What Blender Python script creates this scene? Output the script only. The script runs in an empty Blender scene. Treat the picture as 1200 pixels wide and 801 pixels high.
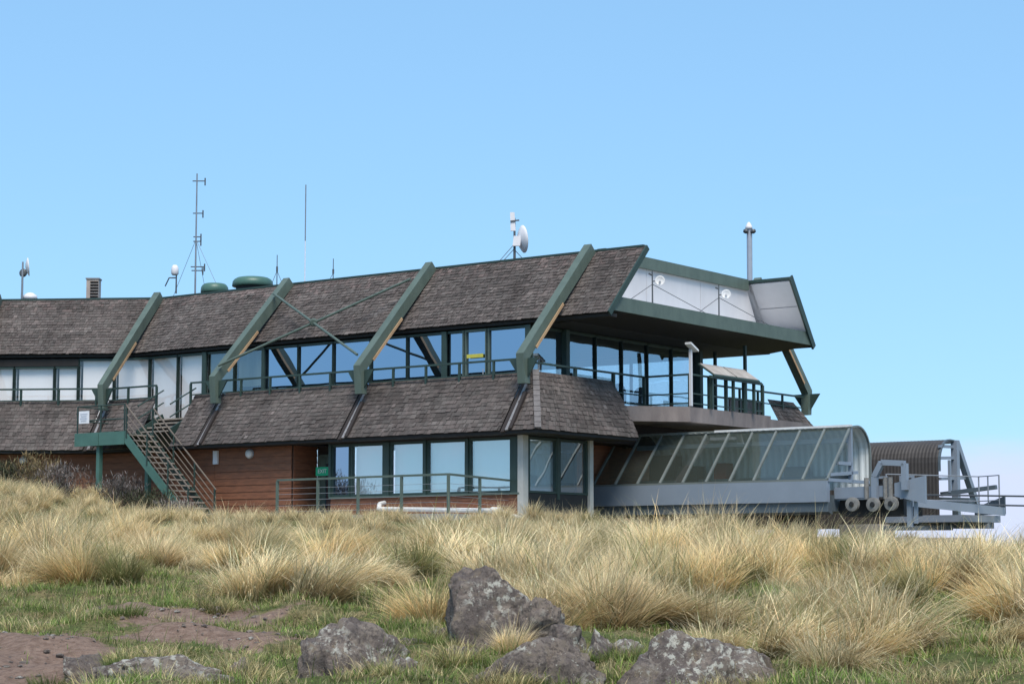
import bpy, bmesh, math, random
import numpy as np
from mathutils import Vector, noise

random.seed(7)
rng = np.random.default_rng(11)
scene = bpy.context.scene
col = scene.collection
RAD = math.radians

# ------------------------------------------------------------------ camera
cam_d = bpy.data.cameras.new('camera')
cam = bpy.data.objects.new('camera', cam_d)
col.objects.link(cam)
cam.location = (0, 0, 0)                       # eye level is z = 0
cam.rotation_euler = (RAD(90 + 6.17), 0, 0)
cam_d.sensor_width = 36
cam_d.lens = 72
cam_d.clip_end = 20000
scene.camera = cam

# ------------------------------------------------------------------ sky, sun, exposure
SUN_EL, SUN_AZ = 58, 172                       # compass style: 0 = +Y, clockwise
world = bpy.data.worlds.new('World')
scene.world = world
world.use_nodes = True
wn, wl = world.node_tree.nodes, world.node_tree.links
wn.clear()
w_out = wn.new('ShaderNodeOutputWorld')
w_bg = wn.new('ShaderNodeBackground')
w_bg.inputs['Strength'].default_value = 0.100
sky = wn.new('ShaderNodeTexSky')
sky.sky_type = 'NISHITA'
sky.sun_disc = False
sky.sun_elevation = RAD(SUN_EL)
sky.sun_rotation = RAD(SUN_AZ)
sky.altitude = 450
sky.air_density = 1.0
sky.dust_density = 0.2
sky.ozone_density = 3.0
# thin cloud over the whole sky, thicker in a broken bank along the horizon
tc = wn.new('ShaderNodeTexCoord')
mp = wn.new('ShaderNodeMapping')
mp.inputs['Scale'].default_value = (1.6, 1.6, 5.0)
mp.inputs['Location'].default_value = (5.7, 3.3, 0.1)
ns = wn.new('ShaderNodeTexNoise')
ns.inputs['Scale'].default_value = 2.2
ns.inputs['Detail'].default_value = 7
ns.inputs['Roughness'].default_value = 0.55
wl.new(tc.outputs['Generated'], mp.inputs['Vector'])
wl.new(mp.outputs['Vector'], ns.inputs['Vector'])
sep = wn.new('ShaderNodeSeparateXYZ')
wl.new(tc.outputs['Generated'], sep.inputs['Vector'])
el = wn.new('ShaderNodeMapRange')              # 1 at the horizon, 0 at ten degrees up
el.inputs['From Min'].default_value = 0.0
el.inputs['From Max'].default_value = 0.085
el.inputs['To Min'].default_value = 0.34
el.inputs['To Max'].default_value = 0.0
wl.new(sep.outputs['Z'], el.inputs['Value'])
ad = wn.new('ShaderNodeMath'); ad.operation = 'ADD'
wl.new(ns.outputs['Fac'], ad.inputs[0]); wl.new(el.outputs['Result'], ad.inputs[1])
cl = wn.new('ShaderNodeMapRange')
cl.interpolation_type = 'SMOOTHSTEP'
cl.inputs['From Min'].default_value = 0.58
cl.inputs['From Max'].default_value = 0.86
cl.inputs['To Min'].default_value = 0.0
cl.inputs['To Max'].default_value = 0.85
wl.new(ad.outputs[0], cl.inputs['Value'])
wmix = wn.new('ShaderNodeMix'); wmix.data_type = 'RGBA'
wl.new(cl.outputs['Result'], wmix.inputs['Factor'])
tint = wn.new('ShaderNodeMix'); tint.data_type = 'RGBA'; tint.blend_type = 'MULTIPLY'
tint.inputs['Factor'].default_value = 1.0
tint.inputs['B'].default_value = (1.18, 1.86, 2.45, 1)
gam = wn.new('ShaderNodeGamma'); gam.inputs['Gamma'].default_value = 0.4     # evens the sky out towards the horizon
wl.new(sky.outputs['Color'], gam.inputs['Color']); wl.new(gam.outputs['Color'], tint.inputs['A'])
wl.new(tint.outputs['Result'], wmix.inputs['A'])
wmix.inputs['B'].default_value = (3.6, 3.8, 5.0, 1)
wl.new(wmix.outputs['Result'], w_bg.inputs['Color'])
wl.new(w_bg.outputs['Background'], w_out.inputs['Surface'])

sun_d = bpy.data.lights.new('sun', 'SUN')
sun_d.energy = 2.1
sun_d.angle = RAD(32)
sun_d.color = (1.0, 0.93, 0.83)
sun = bpy.data.objects.new('sun', sun_d)
col.objects.link(sun)
sv = Vector((math.sin(RAD(SUN_AZ)) * math.cos(RAD(SUN_EL)), math.cos(RAD(SUN_AZ)) * math.cos(RAD(SUN_EL)), math.sin(RAD(SUN_EL))))
sun.rotation_euler = (-sv).to_track_quat('-Z', 'Y').to_euler()
sun.location = sv * 100

scene.view_settings.view_transform = 'Standard'
scene.view_settings.look = 'None'
scene.view_settings.exposure = 1.05
scene.view_settings.gamma = 1.0
scene.view_settings.use_curve_mapping = False

# ------------------------------------------------------------------ materials
MATS = {}
def _new(name):
    m = bpy.data.materials.new(name)
    m.use_nodes = True
    nt = m.node_tree
    nt.nodes.clear()
    out = nt.nodes.new('ShaderNodeOutputMaterial')
    MATS[name] = m
    return m, nt.nodes, nt.links, out

def solid(name, c1, c2=None, rough=0.6, scale=3.0, metal=0.0, bump=0.0, bscale=40.0, spec=0.4, stretch=(1, 1, 1), attr=None, edge=(0.35, 0.7)):
    """paint / stone / wood: two tones of one colour mixed by noise, optional colour attribute and bump"""
    m, n, l, out = _new(name)
    b = n.new('ShaderNodeBsdfPrincipled')
    b.inputs['Roughness'].default_value = rough
    b.inputs['Metallic'].default_value = metal
    b.inputs['Specular IOR Level'].default_value = spec
    l.new(b.outputs[0], out.inputs['Surface'])
    g = n.new('ShaderNodeNewGeometry')
    mp = n.new('ShaderNodeMapping')
    mp.inputs['Scale'].default_value = stretch
    l.new(g.outputs['Position'], mp.inputs['Vector'])
    nz = n.new('ShaderNodeTexNoise')
    nz.inputs['Scale'].default_value = scale
    nz.inputs['Detail'].default_value = 6
    nz.inputs['Roughness'].default_value = 0.65
    l.new(mp.outputs[0], nz.inputs['Vector'])
    if c2 is None:
        c2 = tuple(min(1, x * 0.72) for x in c1)
    mr = n.new('ShaderNodeMapRange')
    mr.inputs['From Min'].default_value, mr.inputs['From Max'].default_value = edge
    l.new(nz.outputs['Fac'], mr.inputs['Value'])
    mx = n.new('ShaderNodeMix'); mx.data_type = 'RGBA'
    mx.inputs['A'].default_value = (*c1, 1); mx.inputs['B'].default_value = (*c2, 1)
    l.new(mr.outputs[0], mx.inputs['Factor'])
    res = mx.outputs['Result']
    if attr:
        a = n.new('ShaderNodeAttribute'); a.attribute_name = attr
        mu = n.new('ShaderNodeMix'); mu.data_type = 'RGBA'; mu.blend_type = 'MULTIPLY'
        mu.inputs['Factor'].default_value = 1
        l.new(res, mu.inputs['A']); l.new(a.outputs['Color'], mu.inputs['B'])
        res = mu.outputs['Result']
    l.new(res, b.inputs['Base Color'])
    if bump:
        n2 = n.new('ShaderNodeTexNoise'); n2.inputs['Scale'].default_value = bscale
        n2.inputs['Detail'].default_value = 5
        l.new(mp.outputs[0], n2.inputs['Vector'])
        bp = n.new('ShaderNodeBump'); bp.inputs['Strength'].default_value = bump
        bp.inputs['Distance'].default_value = 0.02
        l.new(n2.outputs['Fac'], bp.inputs['Height'])
        l.new(bp.outputs[0], b.inputs['Normal'])
    return m

def glass(name, refl, tint, through, rough=0.0, rcol=(1, 1, 1), dust=0.12):
    """coated flat glass: a mirror share, and a tinted see-through share"""
    m, n, l, out = _new(name)
    gl = n.new('ShaderNodeBsdfGlossy'); gl.inputs['Roughness'].default_value = rough
    gl.inputs['Color'].default_value = (*rcol, 1)
    wg = n.new('ShaderNodeNewGeometry'); wz = n.new('ShaderNodeTexNoise'); wz.inputs['Scale'].default_value = 0.8; wz.inputs['Detail'].default_value = 1
    l.new(wg.outputs['Position'], wz.inputs['Vector'])
    wb = n.new('ShaderNodeBump'); wb.inputs['Strength'].default_value = 0.35; wb.inputs['Distance'].default_value = 0.02
    l.new(wz.outputs['Fac'], wb.inputs['Height']); l.new(wb.outputs[0], gl.inputs['Normal'])
    tr = n.new('ShaderNodeBsdfTransparent'); tr.inputs['Color'].default_value = (*through, 1)
    df = n.new('ShaderNodeBsdfDiffuse'); df.inputs['Color'].default_value = (*tint, 1)
    ad1 = n.new('ShaderNodeMixShader'); ad1.inputs[0].default_value = dust     # dust on the pane
    l.new(tr.outputs[0], ad1.inputs[1]); l.new(df.outputs[0], ad1.inputs[2])
    fr = n.new('ShaderNodeFresnel')
    gg = n.new('ShaderNodeNewGeometry'); io = n.new('ShaderNodeMapRange')      # the same reflectance from either face
    io.inputs['To Min'].default_value = 1.5; io.inputs['To Max'].default_value = 1/1.5
    l.new(gg.outputs['Backfacing'], io.inputs['Value']); l.new(io.outputs[0], fr.inputs['IOR'])
    mr = n.new('ShaderNodeMapRange')
    mr.inputs['To Min'].default_value = refl; mr.inputs['To Max'].default_value = 1.0
    l.new(fr.outputs[0], mr.inputs['Value'])
    ms = n.new('ShaderNodeMixShader')
    l.new(mr.outputs[0], ms.inputs[0]); l.new(ad1.outputs[0], ms.inputs[1]); l.new(gl.outputs[0], ms.inputs[2])
    l.new(ms.outputs[0], out.inputs['Surface'])
    return m

solid('green_steel', (0.104, 0.137, 0.112), (0.066, 0.09, 0.075), 0.5, 2.6, bump=0.15, stretch=(1, 1, 0.4), edge=(0.4, 0.8))
solid('green_bright', (0.075, 0.165, 0.135), (0.055, 0.125, 0.10), 0.45, 1.5)
solid('dark_green', (0.035, 0.062, 0.052), (0.025, 0.045, 0.04), 0.5, 2.0)
solid('green_vent', (0.075, 0.155, 0.118), (0.055, 0.115, 0.092), 0.4, 1.5)
solid('timber_raw', (0.50, 0.33, 0.19), (0.36, 0.22, 0.12), 0.7, 3, stretch=(1, 1, 0.3))
solid('shingle', (0.112, 0.096, 0.089), (0.084, 0.072, 0.068), 0.9, 2.2, attr='col', bump=0.4, bscale=60, spec=0.15)
solid('shingle_cap', (0.17, 0.155, 0.15), (0.11, 0.10, 0.098), 0.9, 6)
solid('under_roof', (0.03, 0.027, 0.026), None, 0.9)
solid('flashing', (0.25, 0.24, 0.24), (0.17, 0.16, 0.16), 0.6, 4)
solid('cladding', (0.265, 0.105, 0.052), (0.155, 0.064, 0.036), 0.65, 2.5, bump=0.3, stretch=(1, 1, 6), bscale=14)
solid('board_backing', (0.07, 0.032, 0.02), None, 0.8)  # dark backing that shows in the joints between boards
solid('dark_wall', (0.035, 0.026, 0.023), None, 0.8)
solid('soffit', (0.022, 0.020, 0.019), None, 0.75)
solid('white_panel', (0.62, 0.61, 0.63), (0.55, 0.54, 0.56), 0.5, 0.9, stretch=(1, 1, 0.35))
solid('white_paint', (0.72, 0.72, 0.72), (0.62, 0.62, 0.62), 0.45, 2)
solid('cream_post', (0.52, 0.51, 0.47), (0.42, 0.41, 0.38), 0.6, 2)
solid('concrete', (0.24, 0.20, 0.185), (0.15, 0.125, 0.12), 0.85, 1.8, bump=0.3, stretch=(1, 1, 0.35))
solid('concrete_pale', (0.42, 0.39, 0.36), (0.28, 0.25, 0.23), 0.9, 2.5, bump=0.3)
solid('grey_blue', (0.235, 0.275, 0.33), (0.20, 0.235, 0.285), 0.4, 0.7)
solid('grey_blue_dark', (0.10, 0.125, 0.145), (0.075, 0.095, 0.11), 0.45, 1)
solid('mullion_grey', (0.17, 0.19, 0.18), (0.13, 0.145, 0.14), 0.45, 2)
solid('galvanised', (0.33, 0.34, 0.36), (0.24, 0.25, 0.27), 0.45, 3, metal=0.3)
solid('white_sheet', (0.80, 0.82, 0.80), (0.70, 0.73, 0.71), 0.45, 0.9)
solid('brown_sheet', (0.062, 0.053, 0.048), (0.045, 0.038, 0.035), 0.6, 1.6)
solid('black_rubber', (0.02, 0.02, 0.022), None, 0.7)
solid('sheave', (0.25, 0.24, 0.225), (0.13, 0.125, 0.12), 0.6, 6)
solid('dark_machine', (0.022, 0.024, 0.026), None, 0.7)
solid('antenna', (0.30, 0.31, 0.33), None, 0.4, metal=0.5)
solid('antenna_dark', (0.09, 0.10, 0.11), None, 0.5)
solid('dish_white', (0.75, 0.73, 0.74), (0.66, 0.64, 0.66), 0.45)
solid('chimney_louvre', (0.42, 0.35, 0.30), (0.30, 0.25, 0.22), 0.6)
solid('mast_grey', (0.36, 0.39, 0.45), (0.30, 0.33, 0.39), 0.4)
solid('sign_green', (0.0, 0.36, 0.16), (0.0, 0.31, 0.14), 0.4)
solid('sign_yellow', (0.62, 0.55, 0.08), None, 0.5)
solid('sign_blue', (0.12, 0.16, 0.42), None, 0.5)
solid('faint_ink', (0.50, 0.52, 0.62), None, 0.6)
solid('paper', (0.78, 0.78, 0.80), (0.72, 0.72, 0.76), 0.6)
solid('blind_or_stand_in', (0.88, 0.86, 0.85), (0.82, 0.80, 0.80), 0.8, 0.6, stretch=(1, 1, 0.2))  # white of the cloud mirrored in the left upper panes, put into a sheet
solid('blind_blue', (0.84, 0.90, 0.90), (0.74, 0.82, 0.83), 0.8, 0.5, stretch=(1, 1, 0.3))
solid('interior', (0.05, 0.05, 0.055), None, 0.8)
solid('interior_floor', (0.10, 0.09, 0.08), None, 0.7)
solid('pipe_white', (0.74, 0.73, 0.71), (0.6, 0.58, 0.55), 0.45, 5)
solid('treads', (0.34, 0.29, 0.24), (0.2, 0.17, 0.14), 0.8, 5)
solid('rail_brown', (0.16, 0.13, 0.105), None, 0.6)
solid('red_item', (0.22, 0.05, 0.04), None, 0.6)
solid('fabric_dark', (0.02, 0.025, 0.05), None, 0.8)
glass('glass_front', 0.50, (0.03, 0.04, 0.05), (0.12, 0.14, 0.17), rcol=(0.60, 0.74, 0.95))
glass('glass_tea', 0.16, (0.10, 0.11, 0.10), (0.62, 0.66, 0.62), rcol=(0.75, 0.88, 1.0))
solid('interior_green', (0.46, 0.50, 0.46), (0.30, 0.33, 0.30), 0.8, 0.9, stretch=(2, 2, 0.25))  # greenish interior seen through the panes, drawn as a flat sheet
glass('glass_cloud', 0.05, (0.5, 0.5, 0.5), (0.97, 0.97, 0.97), dust=0.04)  # nearly clear pane over the white sheet that imitates mirrored cloud
glass('glass_low', 0.38, (0.3, 0.36, 0.38), (0.90, 0.96, 0.98), rcol=(0.9, 0.97, 1.0))
glass('glass_end', 0.36, (0.02, 0.03, 0.05), (0.90, 0.96, 1.0), rcol=(0.7, 0.85, 1.0), dust=0.05)
glass('glass_canopy', 0.04, (0.17, 0.20, 0.17), (0.66, 0.72, 0.68), dust=0.16)

# ------------------------------------------------------------------ mesh helpers
class MB:
    def __init__(s):
        s.v, s.f, s.c = [], [], []
    def pts(s, P):
        i = len(s.v); s.v.extend([tuple(p) for p in P]); return i
    def face(s, P):
        i = s.pts(P); s.f.append(tuple(range(i, i + len(P)))); return s
    def hexa(s, lo, hi):
        """lo, hi: four corners each, same winding"""
        i = s.pts(list(lo) + list(hi))
        s.f += [(i+3, i+2, i+1, i), (i+4, i+5, i+6, i+7)]
        for k in range(4):
            j = (k + 1) % 4
            s.f.append((i+k, i+j, i+4+j, i+4+k))
        return s
    def bar(s, p, q, w, h, up=(0, 0, 1)):
        """rectangular bar from p to q, w across, h along up"""
        p, q = Vector(p), Vector(q)
        d = (q - p).normalized(); up = Vector(up)
        x = d.cross(up)
        if x.length < 1e-4:
            x = d.cross(Vector((1, 0, 0)))
        x.normalize(); y = x.cross(d).normalized()
        x *= w / 2; y *= h / 2
        return s.hexa([p - x - y, p + x - y, p + x + y, p - x + y], [q - x - y, q + x - y, q + x + y, q - x + y])
    def tube(s, p, q, r, r2=None, n=8, cap=True):
        p, q = Vector(p), Vector(q); r2 = r if r2 is None else r2
        d = (q - p).normalized()
        x = d.orthogonal().normalized(); y = d.cross(x)
        a = s.pts([p + (x * math.cos(t) + y * math.sin(t)) * r for t in [2*math.pi*k/n for k in range(n)]])
        b = s.pts([q + (x * math.cos(t) + y * math.sin(t)) * r2 for t in [2*math.pi*k/n for k in range(n)]])
        for k in range(n):
            j = (k + 1) % n
            s.f.append((a+k, a+j, b+j, b+k))
        if cap:
            s.f.append(tuple(a + k for k in reversed(range(n)))); s.f.append(tuple(b + k for k in range(n)))
        return s
    def lathe(s, c, axis, prof, n=20):
        """prof: list of (along, radius)"""
        c = Vector(c); d = Vector(axis).normalized()
        x = d.orthogonal().normalized(); y = d.cross(x)
        rings = []
        for (h, r) in prof:
            rings.append(s.pts([c + d*h + (x*math.cos(2*math.pi*k/n) + y*math.sin(2*math.pi*k/n))*max(r, 1e-4) for k in range(n)]))
        for a, b in zip(rings[:-1], rings[1:]):
            for k in range(n):
                j = (k + 1) % n
                s.f.append((a+k, a+j, b+j, b+k))
        s.f.append(tuple(rings[0] + k for k in reversed(range(n))))
        s.f.append(tuple(rings[-1] + k for k in range(n)))
        return s
    def prism(s, poly, off):
        """poly: ring of points, off: extrusion vector"""
        n = len(poly); off = Vector(off)
        a = s.pts(poly); b = s.pts([Vector(p) + off for p in poly])
        s.f.append(tuple(a + k for k in reversed(range(n)))); s.f.append(tuple(b + k for k in range(n)))
        for k in range(n):
            j = (k + 1) % n
            s.f.append((a+k, a+j, b+j, b+k))
        return s
    def build(s, name, mat, parent=None, smooth=False, kind=None, org=None, colors=None):
        o = Vector(ORG[parent.name]) if parent is not None else Vector(org if org is not None else (0, 0, 0))
        me = bpy.data.meshes.new(name)
        me.from_pydata([(p[0]-o.x, p[1]-o.y, p[2]-o.z) for p in s.v], [], s.f)
        if colors is not None:
            at = me.color_attributes.new('col', 'FLOAT_COLOR', 'POINT')
            at.data.foreach_set('color', np.asarray(colors, dtype=np.float32).ravel())
        me.materials.append(MATS[mat])
        if smooth:
            me.polygons.foreach_set('use_smooth', [True] * len(me.polygons))
        me.update()
        ob = bpy.data.objects.new(name, me)
        col.objects.link(ob)
        if parent is not None:
            ob.parent = parent
            ORG[ob.name] = tuple(o)
        else:
            ob.location = o
            ORG[ob.name] = tuple(o)
        if kind:
            ob['kind'] = kind
        return ob

ORG = {}
def tag(o, label, cat, group=None):
    o['label'] = label; o['category'] = cat
    if group:
        o['group'] = group
    return o
def thing(name, loc, label, cat, group=None):
    o = bpy.data.objects.new(name, None)
    o.empty_display_size = 0.3
    o.location = loc
    col.objects.link(o)
    ORG[o.name] = tuple(loc)
    return tag(o, label, cat, group)
def sstep(x, a, b):
    t = np.clip((x - a) / (b - a), 0, 1)
    return t * t * (3 - 2 * t)

# ------------------------------------------------------------------ site frame
# O: foot of the big rib at the end of the wing, e: along the wing towards its end, n: into the building
TH = RAD(36.5)
ex, ey = math.cos(TH), -math.sin(TH)
nx, ny = math.sin(TH), math.cos(TH)
OX, OY = 0.32, 62.91
def L(a, b, z):
    return Vector((OX + a*ex + b*nx, OY + a*ey + b*ny, z))
E3 = Vector((ex, ey, 0)); N3 = Vector((nx, ny, 0)); Z3 = Vector((0, 0, 1))
SR = 3.9                                        # ridge, measured in from the deck edge
def ridge(t):
    return np.array([OX + t*ex + SR*nx, OY + t*ey + SR*ny])
def along(p, deg, d):
    return p + d*np.array([-math.cos(RAD(deg)), math.sin(RAD(deg))])
T1 = ridge(-20.0)
T0 = along(T1, 5, 6.4); TM = along(T0, 0, 6.4); TN = along(TM, -4, 6.4)
def mdir(a, b):
    h = (a - b) / 2; m = (a + b) / 2
    return np.array([math.sin(RAD(m)), math.cos(RAD(m))]) / math.cos(RAD(h))
STN = [(3.0, ridge(3.0), mdir(36.5, 36.5)), (0, ridge(0), mdir(36.5, 36.5)), (-6.62, ridge(-6.62), mdir(36.5, 36.5)),
       (-13.25, ridge(-13.25), mdir(36.5, 36.5)), (-20.0, T1, mdir(36.5, 5)), (-26.4, T0, mdir(5, 0)), (-32.8, TM, mdir(0, -4)), (-39.2, TN, mdir(-4, -4))]
def W(t, s, z):
    """point of the facade: t along the wing, s in from the deck edge"""
    for (ta, pa, ma), (tb, pb, mb) in zip(STN[:-1], STN[1:]):
        if t >= tb - 1e-6 or tb == -39.2:
            f = (ta - t) / (ta - tb)
            P = (1-f)*(pa + ma*(s-SR)) + f*(pb + mb*(s-SR))
            return Vector((P[0], P[1], z))
Z_FL, Z_LE, Z_DK, Z_PA, Z_BEND, Z_EV, Z_RG = 1.45, 4.05, 5.15, 5.95, 6.38, 7.8, 10.1
S_EV, S_WIN, S_PA, S_LE = 1.94, 2.2, 0.75, -0.6
B_FAR = 17.3

# ------------------------------------------------------------------ ground
PY = np.array([-60, 0, 12, 18, 22, 26, 30, 35, 40, 45, 50, 55, 58, 62, 68, 80, 95, 120, 180, 400, 1200, 6000.])
PZ = np.array([-3.5, -1.66, -1.62, -1.5, -1.30, -1.04, -0.76, -0.43, -0.12, 0.17, 0.43, 0.65, 0.77, 0.94, 1.20, 1.34, 1.0, -1.5, -14, -70, -160, -420])
def terrain(x, y):
    x = np.asarray(x, float); y = np.asarray(y, float)
    z = np.interp(y, PY, PZ)
    near = sstep(y, 30, 60)
    back = 1 - sstep(y, 70, 110)
    z = z + near * back * 1.10 * sstep(-x, 9.5, 15.5)
    z = z - near * (np.clip(x - 2.5, 0, 60)) * 0.080
    z = z - 0.0012 * np.clip(np.abs(x) - 25, 0, 300)**1.6
    hm = (1 - sstep(y, 44, 52))*sstep(y, 15, 20)
    z = z + hm*(0.05*np.sin(3.3*x+0.8*y)*np.sin(2.9*y-0.5*x) + 0.08*np.sin(1.7*x+1.1*y+2)*np.sin(1.3*y-0.9*x) + 0.022*np.sin(6.1*x-2.3*y)*np.sin(5.3*y+1.9*x))
    z = z + 0.09*np.sin(x*0.9+1.3)*np.sin(y*0.55) + 0.05*np.sin(x*1.9+0.4*y) + 0.03*np.sin(2.7*y+1.1*x)
    fl = (1 - sstep(np.abs(x + 4.5), 5.5, 8.0)) * sstep(y, 55.0, 58.8)         # levelled strip under the terrace
    z = z*(1-fl) + 1.22*fl
    return z
def soil_mask(x, y):
    """bare earth: worn ground on the left and small bare spots"""
    px = x / np.maximum(y, 1)
    a = np.exp(-(((px + 0.232)/0.05)**2 + ((y - 24.0)/3.6)**2))
    b = np.exp(-(((px + 0.160)/0.050)**2 + ((y - 30.2)/1.3)**2))*0.9
    b2 = np.exp(-(((px + 0.150)/0.045)**2 + ((y - 27.4)/1.2)**2))*0.9
    c = np.exp(-(((px + 0.14)/0.03)**2 + ((y - 41)/2.0)**2))*0.8
    d = np.exp(-(((px + 0.17)/0.06)**2 + ((y - 22.6)/1.0)**2))*0.8
    w = 0.17*np.sin(x*3.1+y*1.7)*np.sin(y*2.3-x) + 0.12*np.sin(x*6.3-y*4.1)
    return np.clip(np.maximum.reduce([a, b, b2, c, d]) + w*1.2, 0, 1)

def make_ground():
    ys = np.concatenate([np.linspace(-60, 14, 20), np.linspace(15, 70, 280), np.linspace(71, 130, 40), np.geomspace(140, 6000, 24)])
    xs = np.concatenate([-np.geomspace(6000, 30, 26), np.linspace(-28, 28, 280), np.geomspace(30, 6000, 26)])
    X, Y = np.meshgrid(xs, ys)
    Zg = terrain(X, Y)
    near = (Y > 14) & (Y < 70) & (np.abs(X) < 29)
    bump = np.array([noise.fractal(Vector((float(x)*1.7, float(y)*1.7, 3.0)), 1.0, 2.0, 4) if k else 0 for x, y, k in zip(X.ravel(), Y.ravel(), near.ravel())]).reshape(X.shape)
    Zg = Zg + 0.05 * bump
    v = np.stack([X.ravel(), Y.ravel(), Zg.ravel()], 1)
    ny_, nx_ = X.shape
    idx = np.arange(ny_*nx_).reshape(ny_, nx_)
    f = np.stack([idx[:-1, :-1].ravel(), idx[:-1, 1:].ravel(), idx[1:, 1:].ravel(), idx[1:, :-1].ravel()], 1)
    me = bpy.data.meshes.new('ground')
    me.from_pydata(v.tolist(), [], f.tolist())
    m = soil_mask(X.ravel(), Y.ravel())
    c = np.stack([m, m, m, np.ones_like(m)], 1).astype(np.float32)
    at = me.color_attributes.new('soil', 'FLOAT_COLOR', 'POINT')
    at.data.foreach_set('color', c.ravel())
    me.polygons.foreach_set('use_smooth', [True]*len(me.polygons))
    mat, n, l, out = _new('ground_soil')
    b = n.new('ShaderNodeBsdfPrincipled'); b.inputs['Roughness'].default_value = 0.95
    b.inputs['Specular IOR Level'].default_value = 0.1
    l.new(b.outputs[0], out.inputs['Surface'])
    g = n.new('ShaderNodeNewGeometry')
    def nz(scale, detail=6, rough=0.6):
        t = n.new('ShaderNodeTexNoise'); t.inputs['Scale'].default_value = scale
        t.inputs['Detail'].default_value = detail; t.inputs['Roughness'].default_value = rough
        l.new(g.outputs['Position'], t.inputs['Vector']); return t.outputs['Fac']
    def mixc(fac, A, B):
        x = n.new('ShaderNodeMix'); x.data_type = 'RGBA'
        l.new(fac, x.inputs['Factor'])
        for s_, val in (('A', A), ('B', B)):
            if isinstance(val, tuple): x.inputs[s_].default_value = (*val, 1)
            else: l.new(val, x.inputs[s_])
        return x.outputs['Result']
    def ramp(fac, a_, b_):
        r = n.new('ShaderNodeMapRange'); r.interpolation_type = 'SMOOTHSTEP'
        r.inputs['From Min'].default_value = a_; r.inputs['From Max'].default_value = b_
        l.new(fac, r.inputs['Value']); return r.outputs[0]
    soil = mixc(ramp(nz(9, 8, 0.7), 0.35, 0.68), (0.34, 0.235, 0.18), (0.20, 0.13, 0.097))
    soil = mixc(ramp(nz(45, 4, 0.7), 0.60, 0.72), soil, (0.42, 0.37, 0.34))
    veg = mixc(ramp(nz(1.6), 0.4, 0.62), (0.13, 0.155, 0.052), (0.28, 0.225, 0.11))
    veg = mixc(ramp(nz(22), 0.45, 0.7), veg, (0.06, 0.06, 0.028))
    at_ = n.new('ShaderNodeAttribute'); at_.attribute_name = 'soil'
    add = n.new('ShaderNodeMath'); add.operation = 'ADD'
    sc_ = n.new('ShaderNodeMath'); sc_.operation = 'MULTIPLY_ADD'
    sc_.inputs[1].default_value = 0.9; sc_.inputs[2].default_value = -0.45
    l.new(nz(3.5, 8, 0.7), sc_.inputs[0])
    l.new(at_.outputs['Fac'], add.inputs[0]); l.new(sc_.outputs[0], add.inputs[1])
    l.new(mixc(ramp(add.outputs[0], 0.32, 0.5), veg, soil), b.inputs['Base Color'])
    bp = n.new('ShaderNodeBump'); bp.inputs['Strength'].default_value = 1.0; bp.inputs['Distance'].default_value = 0.09
    l.new(nz(14, 10, 0.72), bp.inputs['Height']); l.new(bp.outputs[0], b.inputs['Normal'])
    me.materials.append(mat)
    o = bpy.data.objects.new('ground', me); col.objects.link(o)
    o['kind'] = 'structure'
    return o
make_ground()

# ------------------------------------------------------------------ station building
bld = thing('station_building', L(-6, 2, Z_FL), 'long station building with shingled sloping roofs, green ribs and brown boarded walls', 'building')

def shingle_panel(P, nu, nv, lift=0.022, roof_name='roof_panel', red_top=True):
    """P(u, v): roof plane, u along, v up, both 0..1. nu shingles across, nv courses."""
    base = MB()
    for k in range(8):
        u0, u1 = k/8, (k+1)/8
        base.face([P(u0, 0), P(u1, 0), P(u1, 1), P(u0, 1)])
    ro = base.build(roof_name, 'under_roof', bld)
    mb = MB(); cols = []
    nrm = (P(1, 0) - P(0, 0)).cross(P(0, 1) - P(0, 0)).normalized()
    if nrm.z < 0: nrm = -nrm
    tone_ph = random.random()*10
    for j in range(nv):
        v0 = j / nv; v1 = min(1.0, (j + 1.25) / nv)
        edges = [0.0]
        while edges[-1] < 1:
            edges.append(min(1, edges[-1] + random.uniform(0.55, 1.45)/nu))
        rowt = random.uniform(0.86, 1.12)
        for u0, u1 in zip(edges[:-1], edges[1:]):
            if u1 - u0 < 0.15/nu: continue
            g = 0.03/nu
            dv = random.uniform(-0.10, 0.10)/nv if j else random.uniform(-0.12, 0.03)/nv
            th = lift*random.uniform(0.6, 1.7)
            cu = random.uniform(-0.006, 0.006)
            A = P(u0+g, v0+dv) ; B = P(u1-g, v0+dv); C = P(u1-g, v1); D = P(u0+g, v1)
            i = mb.pts([A + nrm*0.004, B + nrm*0.004, B + nrm*(th+cu), A + nrm*(th-cu), C + nrm*0.006, D + nrm*0.006])
            mb.f += [(i, i+1, i+2, i+3), (i+3, i+2, i+4, i+5)]
            big = noise.noise(Vector((u0*5+tone_ph, v0*3, 1.3)))
            t = rowt*random.choice([0.76, 0.85, 0.92, 0.96, 1.0, 1.03, 1.07, 1.13, 1.25]) * (1 + 0.25*big + 0.22*noise.noise(Vector((u0*nu*0.22+tone_ph, v0*0.7, 7.7))))
            r = 1.0 + random.uniform(-0.02, 0.05)
            if red_top and v0 > 0.72 and random.random() < 0.45*(v0-0.6)/0.4:
                t *= 1.22; r *= 1.08
            if random.random() < 0.008: t *= 1.4
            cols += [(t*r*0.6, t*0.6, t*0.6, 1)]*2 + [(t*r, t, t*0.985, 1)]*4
    mb.build('shingle_courses', 'shingle', ro, kind='stuff', colors=cols)
    return ro

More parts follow.
